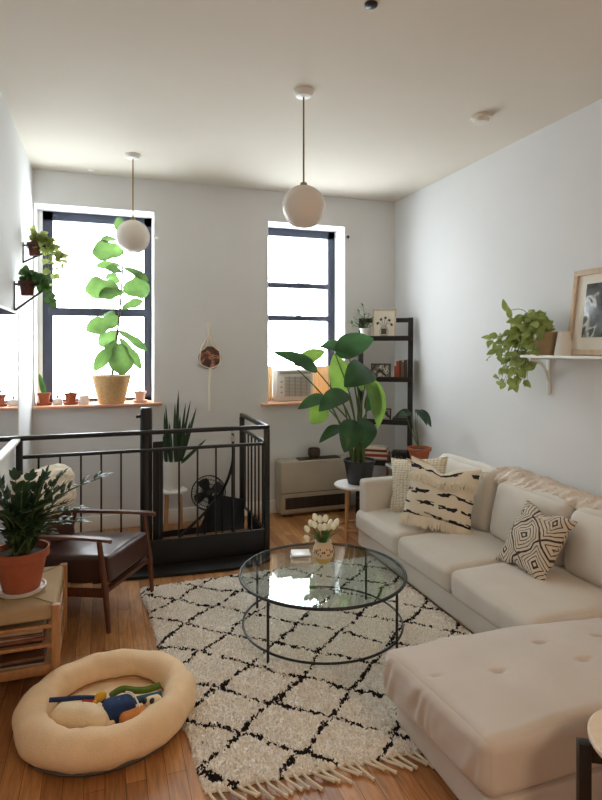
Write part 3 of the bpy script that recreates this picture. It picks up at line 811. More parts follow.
# ------------------------------------------------------------------ bench with pot
bn = thing('woven_bench', 'light wooden bench with woven cord top and shelves of magazines by the left wall', 'bench', (-.395,3.225,0))
for x in (-.575,-.222):
    for y in (2.96,3.49):
        bm = bmesh.new(); box(bm, (x,y,.2125), (.038,.038,.425), bevel=.004); W('leg', bm, 'oak', bn)
bm = bmesh.new(); softbox(bm, (.178,.266,.036), .014, (.0,.0,.004), Matrix.Translation((-.399,3.225,.387)), n=16); W('woven_seat', bm, 'cordseat', bn)
for sy in (-1,1):
    bm = bmesh.new(); tube(bm, [(-.399-.165,3.225+sy*.255,.4265),(-.399,3.225+sy*.09,.4285),(-.399+.165,3.225+sy*.255,.4265)], .0025, 5); W('weave_seam', bm, 'cordseat', bn)
for z, h in ((.325,.018),(.235,.016),(.12,.045)):
    bm = bmesh.new(); box(bm, (-.399,2.958,z), (.32,.018,h), bevel=.003); box(bm, (-.399,3.492,z), (.32,.018,h), bevel=.003)
    box(bm, (-.222,3.225,z), (.018,.51,h), bevel=.003); box(bm, (-.575,3.225,z), (.018,.51,h), bevel=.003); W('rail', bm, 'oak', bn)
for z in (.230,.123):
    bm = bmesh.new(); box(bm, (-.399,3.225,z), (.338,.52,.012)); W('shelf', bm, 'oak', bn, smooth=False)
cols = ['paper','grey','framedark','stone','terra','mat','teal','oak','paper','grey','red','mat']
for i, c_ in enumerate(('mag_a','mag_b','mag_c','mag_d')): pass
M['mag_a'] = mk('magazine_brown', (120,84,64), .5, .2, 12); M['mag_b'] = mk('magazine_pale', (190,170,146), .5, .1, 12)
M['mag_c'] = mk('magazine_dark', (52,44,42), .5, .2, 12); M['mag_d'] = mk('magazine_rust', (140,88,62), .5, .2, 12)
def mags(z, seq, g):
    for i, (m_, h, lab) in enumerate(seq):
        bm = bmesh.new(); dx, dy = rnd(-.012,.012), rnd(-.01,.01)
        box(bm, (-.40+dx, 3.14+dy, z+h/2), (.24,.30,h), Matrix.Rotation(rnd(-.05,.05),3,'Z'), .001, 1)
        T('magazine', bm, m_, (-.40,3.14,z), lab, 'magazine', g, smooth=False); z += h+.0005
mags(.2365, [('mag_c',.010,'dark magazine lowest in the pile on the middle bench shelf'),('mag_d',.014,'rust-covered magazine second from the bottom on the middle bench shelf'),('mag_b',.009,'pale magazine halfway up the pile on the middle bench shelf'),('mag_a',.012,'brown magazine second from the top on the middle bench shelf'),('mag_b',.013,'pale magazine topmost on the middle bench shelf')], 'magazines on the middle bench shelf')
mags(.1295, [('mag_b',.012,'pale magazine lowest in the pile on the bottom bench shelf'),('mag_c',.016,'dark magazine in the middle of the pile on the bottom bench shelf'),('mag_a',.014,'brown magazine topmost on the bottom bench shelf')], 'magazines on the bottom bench shelf')
zp = thing('potted_plant', 'glossy dark green plant in a large terracotta pot on the woven bench', 'plant', (-.398,3.17,.443))
pot('terracotta_pot', zp, .130, .200, 'terra', .66, .2, saucer='whitepot', seg=40, rim=.004)
bm = bmesh.new(); bs = bmesh.new(); random.seed(21)
b0 = Vector((0,0,.18))
zz_stems(bm, bs, b0+Vector((.03,0,0)), (.385,.04,.52), 9, .075, .032)
for a, r, z in ((10,.28,.20),(-20,.24,.25),(40,.22,.32),(80,.16,.42),(110,.14,.44),(60,.20,.40),(150,.13,.40),(180,.11,.36),(215,.12,.33),(250,.20,.30),(285,.22,.30),(310,.24,.34),(335,.24,.30),(20,.12,.46),(280,.10,.42),(345,.30,.16),(300,.3,.18),(200,.10,.46),(50,.1,.36),(330,.12,.44),(265,.13,.22),(0,.2,.38),(25,.2,.28),(30,.14,.10),(-30,.16,.10),(-70,.15,.12),(-110,.14,.14),(200,.12,.12),(80,.14,.14),(-10,.2,.14),(290,.14,.2),(320,.16,.3),(240,.13,.25),(350,.17,.42),(20,.2,.44)):
    t = Vector((r*math.cos(R(a)), r*math.sin(R(a)), .2+z*.78)); t.x = max(t.x, -.15)
    zz_stems(bm, bs, b0+Vector((rnd(-.05,.05),rnd(-.05,.05),0)), t, 10, .058, .027)
for vv in bm.verts: vv.co.x = max(vv.co.x, -.195)
link('stems', bs, 'stem', zp); link('foliage', bm, 'leafdark', zp)

# ------------------------------------------------------------------ armchair
ac = thing('armchair', 'low walnut armchair with brown leather seat facing the rug', 'armchair', (-.134,3.887,0), R(-31.4))
for s in (-1,1):
    bm = bmesh.new(); tube(bm, [(.345,s*.268,0),(.325,s*.27,.24),(.285,s*.272,.525)], [.012,.019,.015], 12); link('leg', bm, 'walnut', ac)
    bm = bmesh.new(); tube(bm, [(-.36,s*.235,0),(-.30,s*.255,.24),(-.235,s*.27,.52)], [.012,.019,.014], 12); link('leg', bm, 'walnut', ac)
    bm = bmesh.new()   # paddle arm
    pts = [(-.34,.018,.513),(-.2,.020,.52),(.0,.022,.53),(.18,.026,.537),(.30,.030,.538),(.345,.024,.535),(.365,.010,.532)]
    rows = []
    for x, w, z in pts:
        rows.append([bm.verts.new((x,s*.275-w,z-.004)), bm.verts.new((x,s*.275-w*.8,z+.010)), bm.verts.new((x,s*.275+w*.8,z+.010)), bm.verts.new((x,s*.275+w,z-.004)), bm.verts.new((x,s*.275,z-.014))])
    for A, B in zip(rows, rows[1:]):
        for k in range(5): bm.faces.new((A[k],A[(k+1)%5],B[(k+1)%5],B[k]))
    bm.faces.new(rows[0]); bm.faces.new(rows[-1]); link('arm', bm, 'walnut', ac)
    bm = bmesh.new(); bar(bm, (.325,s*.262,.225), (-.31,s*.25,.185), .022, .05, bevel=.004); link('side_rail', bm, 'walnut', ac)
bm = bmesh.new(); bar(bm, (.315,-.255,.235), (.315,.255,.235), .022, .04, up=(1,0,0), bevel=.004); link('seat_frame', bm, 'walnut', ac)
bm = bmesh.new(); bar(bm, (-.30,-.245,.19), (-.30,.245,.19), .022, .04, up=(1,0,0), bevel=.004); link('seat_frame', bm, 'walnut', ac)
bm = bmesh.new(); softbox(bm, (.315,.238,.078), .022, (.008,.004,.016), Matrix.Translation((.02,0,.325)) @ Matrix.Rotation(R(-5),4,'Y'), n=22, wob=.006); s_ = link('seat', bm, 'leather', ac)
bm = bmesh.new()
for s in (-1,1): tube(bm, [(-.22,s*.20,.26),(-.315,s*.195,.50),(-.375,s*.18,.77)], .014, 10)
link('back_post', bm, 'walnut', ac)
bm = bmesh.new(); softbox(bm, (.05,.205,.22), .04, (.018,.0,.01), Matrix.Translation((-.275,0,.575)) @ Matrix.Rotation(R(-15),4,'Y'), n=18, wob=.008); link('backrest', bm, 'leather', ac)
# sheepskin draped over the far side of the backrest
sm = ac.matrix_basis
bm = bmesh.new()
def fluff(p, u, v_, w):
    n_ = noise.noise_vector(p*30+Vector((3,1,2))); q = noise.noise_vector(p*9)
    return p+n_*.009+q*.014
softbox(bm, (.085,.235,.140), .07, (.02,.0,.02), Matrix.Translation((-.275,.005,.715)) @ Matrix.Rotation(R(-15),4,'Y'), n=56, fn=fluff)
bm.transform(sm)
T('sheepskin_throw', bm, 'fur', (-.33,4.1,.7), 'fluffy cream sheepskin draped over the back of the leather armchair', 'throw')

# ------------------------------------------------------------------ dog bed and toys
db = thing('dog_bed', 'oval beige fleece dog bed with raised rim on the wooden floor', 'pet bed', (0.015,2.655,0), R(20))
bm = bmesh.new(); n1, n2 = 96, 26; rows = []
for i in range(n1):
    a = 2*PI*i/n1; row = []
    for j in range(n2):
        b = 2*PI*j/n2
        puff = 1+.10*abs(math.sin(a*4+.4))**.6-.08+.05*(1 if math.cos(b)<0 else .3)*noise.noise(Vector((math.cos(a)*14, math.sin(a)*14, b*.6)))+.03*noise.noise(Vector((math.cos(a)*3, math.sin(a)*3, b)))
        rr = .072*puff; rz_ = .074*puff
        ra, rb = .312, .292
        ox, oy = math.cos(a), math.sin(a)
        x = ox*(ra+rr*math.cos(b)); y = oy*(rb+rr*math.cos(b)); z = .082+rz_*math.sin(b)
        if z < .012: z = .012+(z-.012)*.1
        p = Vector((x,y,z))
        p += noise.noise_vector(p*11)*.008
        row.append(bm.verts.new(p))
    rows.append(row)
for i in range(n1):
    A, B = rows[i], rows[(i+1) % n1]
    for k in range(n2): bm.faces.new((A[k],A[(k+1)%n2],B[(k+1)%n2],B[k]))
seam = [rows[i][n2//2+1].co.copy()*1.0 for i in range(n1)]
link('rim', bm, 'dogbed', db)
M['seam'] = mk('brown_seam', (150,104,66), .9, .1)
bm = bmesh.new(); tube(bm, [Vector((p.x*.985,p.y*.985,p.z)) for p in seam], .0035, 6, True); link('seam', bm, 'seam', db)
bm = bmesh.new(); lathe(bm, [(0,.062),(.12,.060),(.2,.056),(.262,.046),(.262,.02),(0,.02)], seg=48, sx=1.05); link('inner_cushion', bm, 'dogbed', db)
bm = bmesh.new(); lathe(bm, [(0,.001),(.335,.001),(.350,.018),(.345,.03),(.2,.03),(0,.03)], seg=64, sx=1.03, sy=.96); link('canvas_base', bm, 'dogbase', db)

bm = bmesh.new()
def ell(bm, c, r, rot=None, n=12, wob=.006, fr=18):
    softbox(bm, r, min(r)*.98, (0,0,0), Matrix.Translation(c) @ (rot if rot else Matrix()), n=n, fn=lambda p,u,v,w: p+noise.noise_vector(p*fr)*wob)
ell(bm, (-.115,2.56,.105), (.105,.055,.048), Matrix.Rotation(R(-22),4,'Z')); ell(bm, (-.022,2.512,.105), (.055,.048,.04), Matrix.Rotation(R(-20),4,'Z'))
ell(bm, (-.005,2.555,.115), (.025,.012,.014)); ell(bm, (.02,2.475,.10), (.02,.014,.014))
T('plush_dog', bm, 'plush', (-.1,2.55,.065), 'cream plush dog toy lying at the front left of the pet bed', 'dog toy', 'toys in the pet bed')
bm = bmesh.new(); ell(bm, (.055,2.535,.115), (.072,.058,.045), n=16)
n0 = len(bm.faces)
for k in range(9):
    a = k*2.4; r = .012*k**.55; c = Vector((.055+r*1.8*math.cos(a), 2.535+r*1.5*math.sin(a), 0)); 
    h = .115+.043*math.sqrt(max(0,1-((c.x-.055)/.072)**2-((c.y-2.535)/.058)**2)); lathe(bm, [(0,.004),(.007,.003),(.010,0)], (c.x,c.y,h), 6)
mi(bm, n0, 1)
tt = T('plush_turtle', bm, ['blue','teal'], (.055,2.535,.07), 'navy blue plush turtle toy in the middle of the pet bed', 'dog toy', 'toys in the pet bed')
bm = bmesh.new(); ell(bm, (.118,2.462,.11), (.062,.042,.030), Matrix.Rotation(R(14),4,'Z'), n=14)
T('plush_ball', bm, 'orange', (.118,2.462,.08), 'fuzzy orange oval toy at the front of the pet bed', 'dog toy', 'toys in the pet bed')
bm = bmesh.new(); tube(bm, smoothpts([(-.225,2.65,.145),(-.17,2.655,.135),(-.10,2.65,.13),(-.03,2.64,.12),(.0,2.60,.12)],5), .010, 8)
T('rope_toy', bm, 'blue', (-.1,2.65,.11), 'thin navy rope toy stretched across the back left of the pet bed', 'dog toy', 'toys in the pet bed')
bm = bmesh.new(); tube(bm, smoothpts([(.02,2.62,.13),(.07,2.63,.145),(.13,2.61,.14),(.18,2.60,.14),(.235,2.60,.15)],5), [.010]+[.014]*19+[.01], 8)
T('plush_snake', bm, 'green', (.12,2.61,.11), 'olive green plush snake curled behind the navy turtle', 'dog toy', 'toys in the pet bed')
bm = bmesh.new(); tube(bm, smoothpts([(.12,2.57,.12),(.17,2.565,.125),(.235,2.56,.13)],5), .015, 8)
T('rope_toy', bm, 'teal', (.18,2.565,.11), 'thick blue rope toy on the right side of the pet bed', 'dog toy', 'toys in the pet bed')
bm = bmesh.new(); tube(bm, smoothpts([(.085,2.57,.165),(.11,2.545,.168),(.128,2.51,.155),(.137,2.48,.14)],5), .0035, 8)
T('string_toy', bm, 'mat', (.11,2.54,.13), 'thin pale cord curling over the navy turtle', 'dog toy', 'toys in the pet bed')
bm = bmesh.new(); ell(bm, (-.018,2.615,.14), (.024,.018,.018)); ell(bm, (-.036,2.60,.13), (.018,.008,.008), Matrix.Rotation(.6,4,'Z'))
T('squeaky_duck', bm, 'yellow', (-.02,2.61,.11), 'small yellow toy behind the turtle in the pet bed', 'dog toy', 'toys in the pet bed')
bm = bmesh.new()
for k in range(6): ell(bm, (-.062+rnd(-.02,.02),2.592+rnd(-.02,.02),.13+rnd(-.01,.012)), (.018,.007,.007), Matrix.Rotation(rnd(0,3),4,'Z'), 8)
T('felt_toy', bm, 'red', (-.06,2.59,.11), 'ragged red felt toy between the rope and the turtle', 'dog toy', 'toys in the pet bed')
bm = bmesh.new(); ell(bm, (.195,2.525,.12), (.04,.03,.028)); pd = T('plush_panda', bm, 'plush', (.195,2.525,.09), 'white toy with black ears at the right end of the pet bed', 'dog toy', 'toys in the pet bed')
for dx, dy in ((-.03,-.01),(.0,-.026)):
    bm = bmesh.new(); ell(bm, (.19+dx,2.515+dy*.6,.148), (.010,.010,.010), n=8); W('ear', bm, 'blackplastic', pd)

# ------------------------------------------------------------------ pendants and ceiling things
def pendant(x, y, zc, r, label, knob=False):
    p = thing('pendant_lamp', label, 'lamp', (x,y,H), 0, 'white globe pendant lamps')
    bm = bmesh.new(); lathe(bm, [(0,0),(.064,0),(.060,-.012),(.045,-.030),(.016,-.036),(0,-.036)], seg=36); link('canopy', bm, 'trimw', p)
    bm = bmesh.new(); tube(bm, [(0,0,-.036),(0,0,zc+r-H-.002)], .0055, 10); link('rod', bm, 'brass', p)
    bm = bmesh.new(); lathe(bm, [(0,zc+r-H+.018),(.020,zc+r-H+.016),(.024,zc+r-H-.004),(0,zc+r-H-.006)], seg=24); link('collar', bm, 'brass', p)
    bm = bmesh.new(); lathe(bm, [(r*math.sin(PI*k/28), zc-H-r*math.cos(PI*k/28)) for k in range(29)], seg=48); link('globe', bm, 'globe', p)
    return p
pendant(1.150, 3.289, 2.513, .132, 'nearer white globe pendant hanging from the middle of the ceiling')
pendant(.215, 4.819, 2.555, .135, 'farther white globe pendant hanging in front of the left window')
sd = thing('smoke_detector', 'round white smoke detector on the ceiling near the right wall', 'smoke detector', (2.406,3.244,H))
bm = bmesh.new(); lathe(bm, [(0,0),(.070,0),(.070,-.018),(.062,-.022),(0,-.022)], seg=40); link('base', bm, 'acwhite', sd)
bm = bmesh.new(); lathe(bm, [(0,-.022),(.056,-.022),(.056,-.030),(.048,-.046),(.02,-.050),(0,-.050)], seg=40)
for k in range(16):
    a = 2*PI*k/16; box(bm, (.053*math.cos(a),.053*math.sin(a),-.032), (.004,.006,.010), Matrix.Rotation(a,3,'Z'))
link('sensor_cap', bm, 'acwhite', sd)
bm = bmesh.new(); lathe(bm, [(0,0),(.030,0),(.030,-.008),(.018,-.014),(0,-.014)], (1.148,2.351,H), 24)
o = T('ceiling_fitting', bm, 'blackplastic', (1.148,2.351,H), 'small dark round fitting on the ceiling at the top edge of the view', 'ceiling fitting')
bm = bmesh.new(); lathe(bm, [(0,0),(.03,0),(.028,-.006),(.01,-.012),(0,-.012)], (-.117,5.34,H), 24)
T('sprinkler_cap', bm, 'trimw', (-.117,5.34,H), 'tiny flat white cap on the ceiling above the left window', 'ceiling fitting')
bm = bmesh.new(); tube(bm, [(2.265,YB,2.80),(2.265,YB-.05,2.80)], .008, 10); ell(bm, (2.265,YB-.055,2.80), (.018,.018,.018), n=8, wob=0)
# the knob sits on the reveal of the right window
for v_ in bm.verts: v_.co.x += .115
T('curtain_hook', bm, 'blackplastic', (2.38,YB-.03,2.80), 'small black curtain knob at the top right of the right window', 'hook')
bm = bmesh.new(); tube(bm, [(.455,YB,2.675),(.455,YB-.05,2.675)], .007, 10); ell(bm, (.455,YB-.055,2.675), (.014,.014,.014), n=8, wob=0)
T('curtain_hook', bm, 'trimw', (.455,YB-.03,2.675), 'small white curtain knob beside the farther globe pendant', 'hook')

# ------------------------------------------------------------------ left window sill plants
SZ = W1[2]+.0115
FIG = [((0.12,5.50,1.69),(0.15,5.40,1.41),0.231),((0.10,5.54,1.72),(-0.09,5.48,1.45),0.130),((0.13,5.54,1.74),(0.32,5.48,1.46),0.102),((0.12,5.55,1.81),(0.37,5.46,1.63),0.093),
  ((0.11,5.56,1.89),(-0.16,5.48,1.82),0.187),((0.12,5.58,1.80),(-0.06,5.63,1.68),0.159),((0.15,5.56,2.02),(0.33,5.48,2.09),0.103),((0.16,5.58,2.19),(0.40,5.58,2.23),0.263),
  ((0.12,5.56,2.21),(-0.17,5.51,2.18),0.243),((0.16,5.50,2.17),(-0.05,5.42,2.12),0.139),((0.16,5.56,2.55),(-0.11,5.54,2.53),0.243),((0.14,5.60,2.42),(-0.08,5.62,2.42),0.094),
  ((0.16,5.56,2.64),(0.12,5.56,2.87),0.122),((0.10,5.58,2.66),(-0.04,5.60,2.66),0.084),((0.15,5.56,2.36),(0.01,5.48,2.38),0.094),((0.17,5.56,2.40),(0.38,5.45,2.28),0.094),
  ((0.12,5.60,1.90),(-0.01,5.66,1.97),0.132),((0.12,5.59,1.68),(-0.01,5.62,1.61),0.122),((0.12,5.60,2.26),(0.02,5.66,2.35),0.12)]
fg = thing('fiddle_leaf_fig', 'tall fiddle-leaf fig in a woven seagrass basket on the left window sill', 'plant', (.058,5.565,SZ))
bm = bmesh.new(); prof = [(0,0),(.112,0),(.118,.01)]
for k in range(24):
    t = k/23; prof.append((.118+.052*t+.0025*(k % 2), .012+.235*t))
prof += [(.176,.255),(.166,.258),(.160,.24),(.155,.20),(0,.20)]
lathe(bm, prof, seg=72)
for vv in bm.verts:
    a = math.atan2(vv.co.y, vv.co.x); k = 1+.010*math.cos(36*a); vv.co.x *= k; vv.co.y *= k
link('basket', bm, 'basket', fg)
bm = bmesh.new(); lathe(bm, [(0,.215),(.157,.205)], seg=32); link('soil', bm, 'soil', fg)
bm = bmesh.new(); tp = smoothpts([(.058,5.565,SZ+.2),(.088,5.565,1.63),(.122,5.565,1.91),(.148,5.57,2.24),(.160,5.57,2.55),(.152,5.57,2.70)],6)
tube(bm, tp, [.012-.007*i/(len(tp)-1) for i in range(len(tp))], 8)
random.seed(4)
bl = bmesh.new()
for b, t, w in FIG:
    b, t = Vector(b), Vector(t); k = min(tp, key=lambda p: abs(p.z-b.z-.0))
    tube(bm, [k, (k+b)/2+Vector((0,0,-.01)), b], .0035, 6)
    d = (t-b).normalized(); face = Vector((.15,-1,.45)) if abs(d.z) < .85 else Vector((.1,-1,.1))
    leaf(bl, b, t, w*1.02, 'fiddle', .06, face=face, fold=.12, ripple=.08, nl=12, nw=6, curl=.05)
W('trunk', bm, 'bark', fg); W('leaves', bl, 'leaffig', fg)

def small_pot(x, y, r, h, mat, lab, saucer=True, taper=.72, cat='potted plant'):
    e = thing('small_plant_pot', lab, cat, (x,y,SZ+(.0125 if saucer else 0)), 0, 'little pots on the left window sill')
    pot('pot', e, r, h, mat, taper, .22, saucer=mat if saucer else None, seg=28, rim=.008); return e
e = small_pot(-.512,5.555,.053,.095,'terra','terracotta pot with a single upright pointed cactus, nearest the left wall')
bm = bmesh.new(); leaf(bm, (0,0,.08), (-.045,0,.27), .05, 'blade', .04, face=(.2,-1,0), fold=.3); leaf(bm, (0,.004,.08), (-.035,.01,.26), .04, 'blade', -.04, face=(.2,1,0), fold=.3); link('succulent', bm, 'leafmid', e)
e = thing('small_white_jar', 'tiny white lidded pot between the two terracotta pots on the sill', 'pot', (-.402,5.56,SZ), 0, 'little pots on the left window sill')
bm = bmesh.new(); lathe(bm, [(0,0),(.034,0),(.043,.012),(.042,.045),(.034,.055),(.014,.060),(0,.061)], seg=28); link('pot', bm, 'whitepot', e)
bm = bmesh.new(); ell(bm, (0,0,.072), (.012,.012,.014), n=8, wob=.002); link('succulent', bm, 'leafdusty', e)
e = small_pot(-.292,5.555,.055,.088,'terra','terracotta pot with a thin spindly stem, left of the white cube pot')
bm = bmesh.new(); bs = bmesh.new()
for dx, h_ in ((0,.20),(.018,.13),(-.015,.12)):
    tube(bs, [(dx*.3,0,.07),(dx,0,h_+.03)], .0045, 6)
    for k in range(7): a = k*2.2; p = Vector((dx,0,.10+k*(h_-.07)/7)); leaf(bm, p, p+Vector((.024*math.cos(a),.024*math.sin(a),.012)), .014, 'oval', .05, nl=4, nw=2)
link('stem', bs, 'stem', e); link('leaves', bm, 'leafdusty', e)
e = thing('small_plant_pot', 'white square pot with a leafy succulent, just left of the basket', 'potted plant', (-.182,5.555,SZ), 0, 'little pots on the left window sill')
bm = bmesh.new(); box(bm, (0,0,.038), (.078,.078,.076), Matrix.Rotation(.3,3,'Z'), .006); link('pot', bm, 'whitepot', e)
bm = bmesh.new(); bs = bmesh.new()
for j in range(4):
    a0 = j*1.6; tipp = Vector((.03*math.cos(a0),.03*math.sin(a0),.13+.03*(j % 2))); tube(bs, [(0,0,.074), tipp], .003, 6)
    for k in range(5): a = k*2.2+j; p = Vector((0,0,.074)).lerp(tipp, .4+.15*k); leaf(bm, p, p+Vector((.026*math.cos(a),.026*math.sin(a),.012)), .018, 'oval', .05, nl=4, nw=2)
link('stem', bs, 'stem', e); link('leaves', bm, 'leafdusty', e)
e = small_pot(.312,5.555,.055,.090,'pinkpot','pale pink pot with a small grey-green succulent, right of the basket')
bm = bmesh.new(); bs = bmesh.new()
tube(bs, [(0,0,.07),(.0,0,.155)], .004, 6)
for k in range(12): a = k*2.4; p = Vector((0,0,.09+k*.006)); leaf(bm, p, p+Vector((.034*math.cos(a),.034*math.sin(a),.016)), .02, 'oval', .05, nl=4, nw=2)
link('stem', bs, 'stem', e); link('leaves', bm, 'leafdusty', e)

# ------------------------------------------------------------------ left wall: mirror, plant brackets
mr = thing('wall_mirror', 'large thin-framed mirror on the left wall reflecting the window sill', 'mirror', (XL,4.0,1.45))
bm = bmesh.new(); box(bm, (XL+.012,3.95,1.45), (.010,1.04,.87)); W('mirror_glass', bm, 'mirror', mr, smooth=False)
bm = bmesh.new()
for y, z, sy, sz in ((3.42,1.45,.018,.89),(4.48,1.45,.018,.89),(3.95,1.895,1.07,.014)): box(bm, (XL+.011,y,z), (.020,sy,sz))
W('mirror_frame', bm, 'trimw', mr, smooth=False)
bm = bmesh.new(); box(bm, (XL+.022,3.95,1.008), (.042,1.10,.022), bevel=.004); W('ledge', bm, 'trimw', mr)

def bracket(y, zt, zb, reach, pr, px_, ptop, lab_b, lab_p, trail):
    b = thing('plant_bracket', lab_b, 'bracket', (XL,y,zt), 0, 'iron plant brackets on the left wall')
    bm = bmesh.new(); bar(bm, (XL+.006,y,zt+.02), (XL+.006,y,zb-.01), .022, .008); link_ = W('wall_plate', bm, 'black', b)
    bm = bmesh.new(); tube(bm, [(XL+.01,y,zt),(XL+reach,y,zt)], .0075, 8); W('arm', bm, 'black', b)
    bm = bmesh.new(); tube(bm, [(XL+.01,y,zb),(XL+reach,y,zt-.006)], .0075, 8); W('strut', bm, 'black', b)
    bm = bmesh.new(); tube(bm, [(px_+(pr+.006)*math.cos(2*PI*k/32), y+(pr+.006)*math.sin(2*PI*k/32), ptop-.028) for k in range(32)], .005, 6, True); W('pot_ring', bm, 'black', b)
    e = thing('hanging_pothos', lab_p, 'plant', (px_,y,ptop-.10), 0, 'dark clay pots on the left wall')
    pot('pot', e, pr, .10, 'terradark', .72, .28, seg=28, rim=.012)
    bm = bmesh.new(); bs = bmesh.new()
    for tip, n in [(t_, n_*2) for t_, n_ in trail]:
        p = smoothpts([(0,0,.09), (tip[0]*.35, tip[1]*.4, max(.13, .09+abs(tip[2])*.3)), tip], 6); tube(bs, p, .0025, 5)
        for k in range(n):
            q = p[int((.15+.85*k/(n-1))*(len(p)-1))]; d = Vector((rnd(-.5,1), rnd(-1,1), rnd(-.9,.5))).normalized()*rnd(.05,.08)
            t_ = q+d
            if t_.x+px_ < XL+.02: t_.x = XL+.02-px_
            leaf(bm, q, t_, rnd(.04,.058), 'heart', .1, face=(rnd(-.3,.6),-1,.5), fold=.15, nl=6, nw=2)
    link('stems', bs, 'stem', e); link('foliage', bm, trail_mat, e)
random.seed(15)
trail_mat = 'leafpale'
bracket(4.85,2.445,2.315,.235,.052,-.517,2.465,'upper black iron bracket carrying a clay pot on the left wall','trailing light green plant in the upper dark clay pot on the left wall',
  [((.0,-.02,.17),5),((.05,.02,.15),6),((-.02,.02,.18),5),((.10,0,.10),7),((.17,-.03,.02),9),((.19,-.05,-.06),10),((.15,-.06,-.14),10),((.20,-.02,-.02),8),((.13,-.05,-.22),10),((.16,.0,.06),7)])
trail_mat = 'leafmid'
bracket(4.40,2.095,1.915,.225,.054,-.515,2.118,'lower black iron bracket carrying a clay pot on the left wall','leafy green plant in the lower dark clay pot on the left wall',
  [((-.03,-.02,.19),4),((.03,0,.16),5),((.06,-.02,.13),5),((-.04,.02,.14),4),((.12,-.02,.12),6),((.17,-.04,.02),8),((.16,-.04,-.06),7),((.13,-.02,.08),6)])

# ------------------------------------------------------------------ back wall: macrame hanger
mh = thing('macrame_hanger', 'cream macrame hanger holding a dark round picture between the windows', 'wall hanging', (.95,YB,1.9))
bm = bmesh.new(); y = YB-.022
tube(bm, [(.944+.017*math.cos(2*PI*k/20), y, 1.875+.02*math.sin(2*PI*k/20)) for k in range(20)], .006, 6, True)
tube(bm, smoothpts([(.944,y,1.857),(.940,y,1.82),(.948,y,1.79),(.944,y,1.765)],4), .015, 8)
hexp = []
for s in (-1,1):
    tube(bm, smoothpts([(.944,y,1.78),(.95+s*.055,y,1.69),(.955+s*.09,y,1.62),(.955+s*.092,y,1.50),(.955,y,1.452)],5), .0068, 6)
    tube(bm, smoothpts([(.944,y,1.78),(.95+s*.025,y,1.69),(.955+s*.045,y-.004,1.655),(.955+s*.09,y-.004,1.62)],5), .006, 6)
tube(bm, [(.955,y,1.46),(.950,y,1.30),(.948,y,1.07)], [.012,.011,.011], 8)
tube(bm, [(.948,y,1.085),(.947,y,1.04)], [.016,.013], 8)
W('knotted_cord', bm, 'macrame', mh)
bm = bmesh.new(); bmesh.ops.create_cone(bm, cap_ends=True, segments=40, radius1=.110, radius2=.110, depth=.012, matrix=Matrix.Translation((.955,YB-.012,1.555)) @ Matrix.Rotation(PI/2,4,'X'))
T('round_picture', bm, 'agate', (.955,YB-.012,1.555), 'dark round photograph held in the macrame hanger on the back wall', 'picture', smooth=False)

# ------------------------------------------------------------------ air conditioner
ai = thing('window_air_conditioner', 'off-white air conditioner set in the bottom of the right window', 'air conditioner', (1.865,5.70,W2[2]+.012))
z0 = W2[2]+.0125; z1 = 1.425; x0, x1 = 1.670, 2.066
bm = bmesh.new(); box(bm, ((x0+x1)/2,5.70,(z0+z1)/2), (x1-x0,.20,z1-z0), bevel=.012, seg=3); W('body', bm, 'acwhite', ai)
bm = bmesh.new()
for k in range(14): box(bm, (1.895,5.598,z0+.055+k*.0145), (.275,.008,.007))
for k in range(4): box(bm, (1.80+k*.064,5.596,z0+.15), (.005,.010,.205))
W('vent_grille', bm, 'acgrey', ai, smooth=False)
bm = bmesh.new(); box(bm, (1.715,5.598,z0+.15), (.055,.008,.21), bevel=.003); W('control_panel', bm, 'whitetop', ai)
bm = bmesh.new()
for k in range(3): box(bm, (1.715,5.592,z0+.09+k*.055), (.022,.006,.014), bevel=.002)
W('button', bm, 'acgrey', ai)
bm = bmesh.new(); box(bm, (1.868,5.598,z1-.028), (.34,.008,.030), bevel=.002)
for k in range(11): box(bm, (1.72+k*.03,5.592,z1-.028), (.012,.006,.022))
W('air_outlet', bm, 'acgrey', ai)
for a, b in ((1.600,1.668),(2.068,2.312)):
    bm = bmesh.new(); n = int((b-a)/.012)
    for k in range(n):
        xa = a+(b-a)*k/n; xb = a+(b-a)*(k+1)/n; d = .008*(1 if k % 2 else -1)
        bar(bm, (xa,5.755+d,(z0+1.46)/2), (xb,5.755-d,(z0+1.46)/2), .003, 1.46-z0-.006)
    W('side_panel', bm, 'accord', ai, smooth=False)

# ------------------------------------------------------------------ gas heater
ht = thing('wall_heater', 'low beige metal heater with dark vents against the back wall', 'heater', (1.98,5.36,0))
bm = bmesh.new(); box(bm, (1.98,5.365,.29), (.74,.19,.50), bevel=.012, seg=3); W('body', bm, 'heater', ht)
bm = bmesh.new(); box(bm, (1.98,5.37,.05), (.72,.15,.05)); W('plinth', bm, 'heater', ht)
for x in (1.68,2.28):
    bm = bmesh.new(); box(bm, (x,5.36,.013), (.05,.12,.026)); W('foot', bm, 'heatgrille', ht)
bm = bmesh.new(); box(bm, (1.985,5.268,.135), (.66,.006,.11))
W('lower_vent', bm, 'heatgrille', ht, smooth=False)
bm = bmesh.new()
for k in range(7): box(bm, (1.985,5.264,.09+k*.0155), (.66,.006,.005))
for k in range(9): box(bm, (1.68+k*.076,5.264,.135), (.005,.007,.11))
W('vent_slats', bm, 'black', ht, smooth=False)
bm = bmesh.new(); box(bm, (1.98,5.2685,.235), (.74,.004,.006)); W('seam', bm, 'heatgrille', ht)
bm = bmesh.new(); box(bm, (2.03,5.355,.545), (.44,.11,.010)); 
for k in range(18): box(bm, (1.83+k*.0235,5.355,.552), (.008,.10,.006))
W('top_grille', bm, 'heatgrille', ht, smooth=False)
bw = thing('brown_cup', 'small brown ridged bowl standing on the beige heater', 'bowl', (1.985,5.36,.5555))
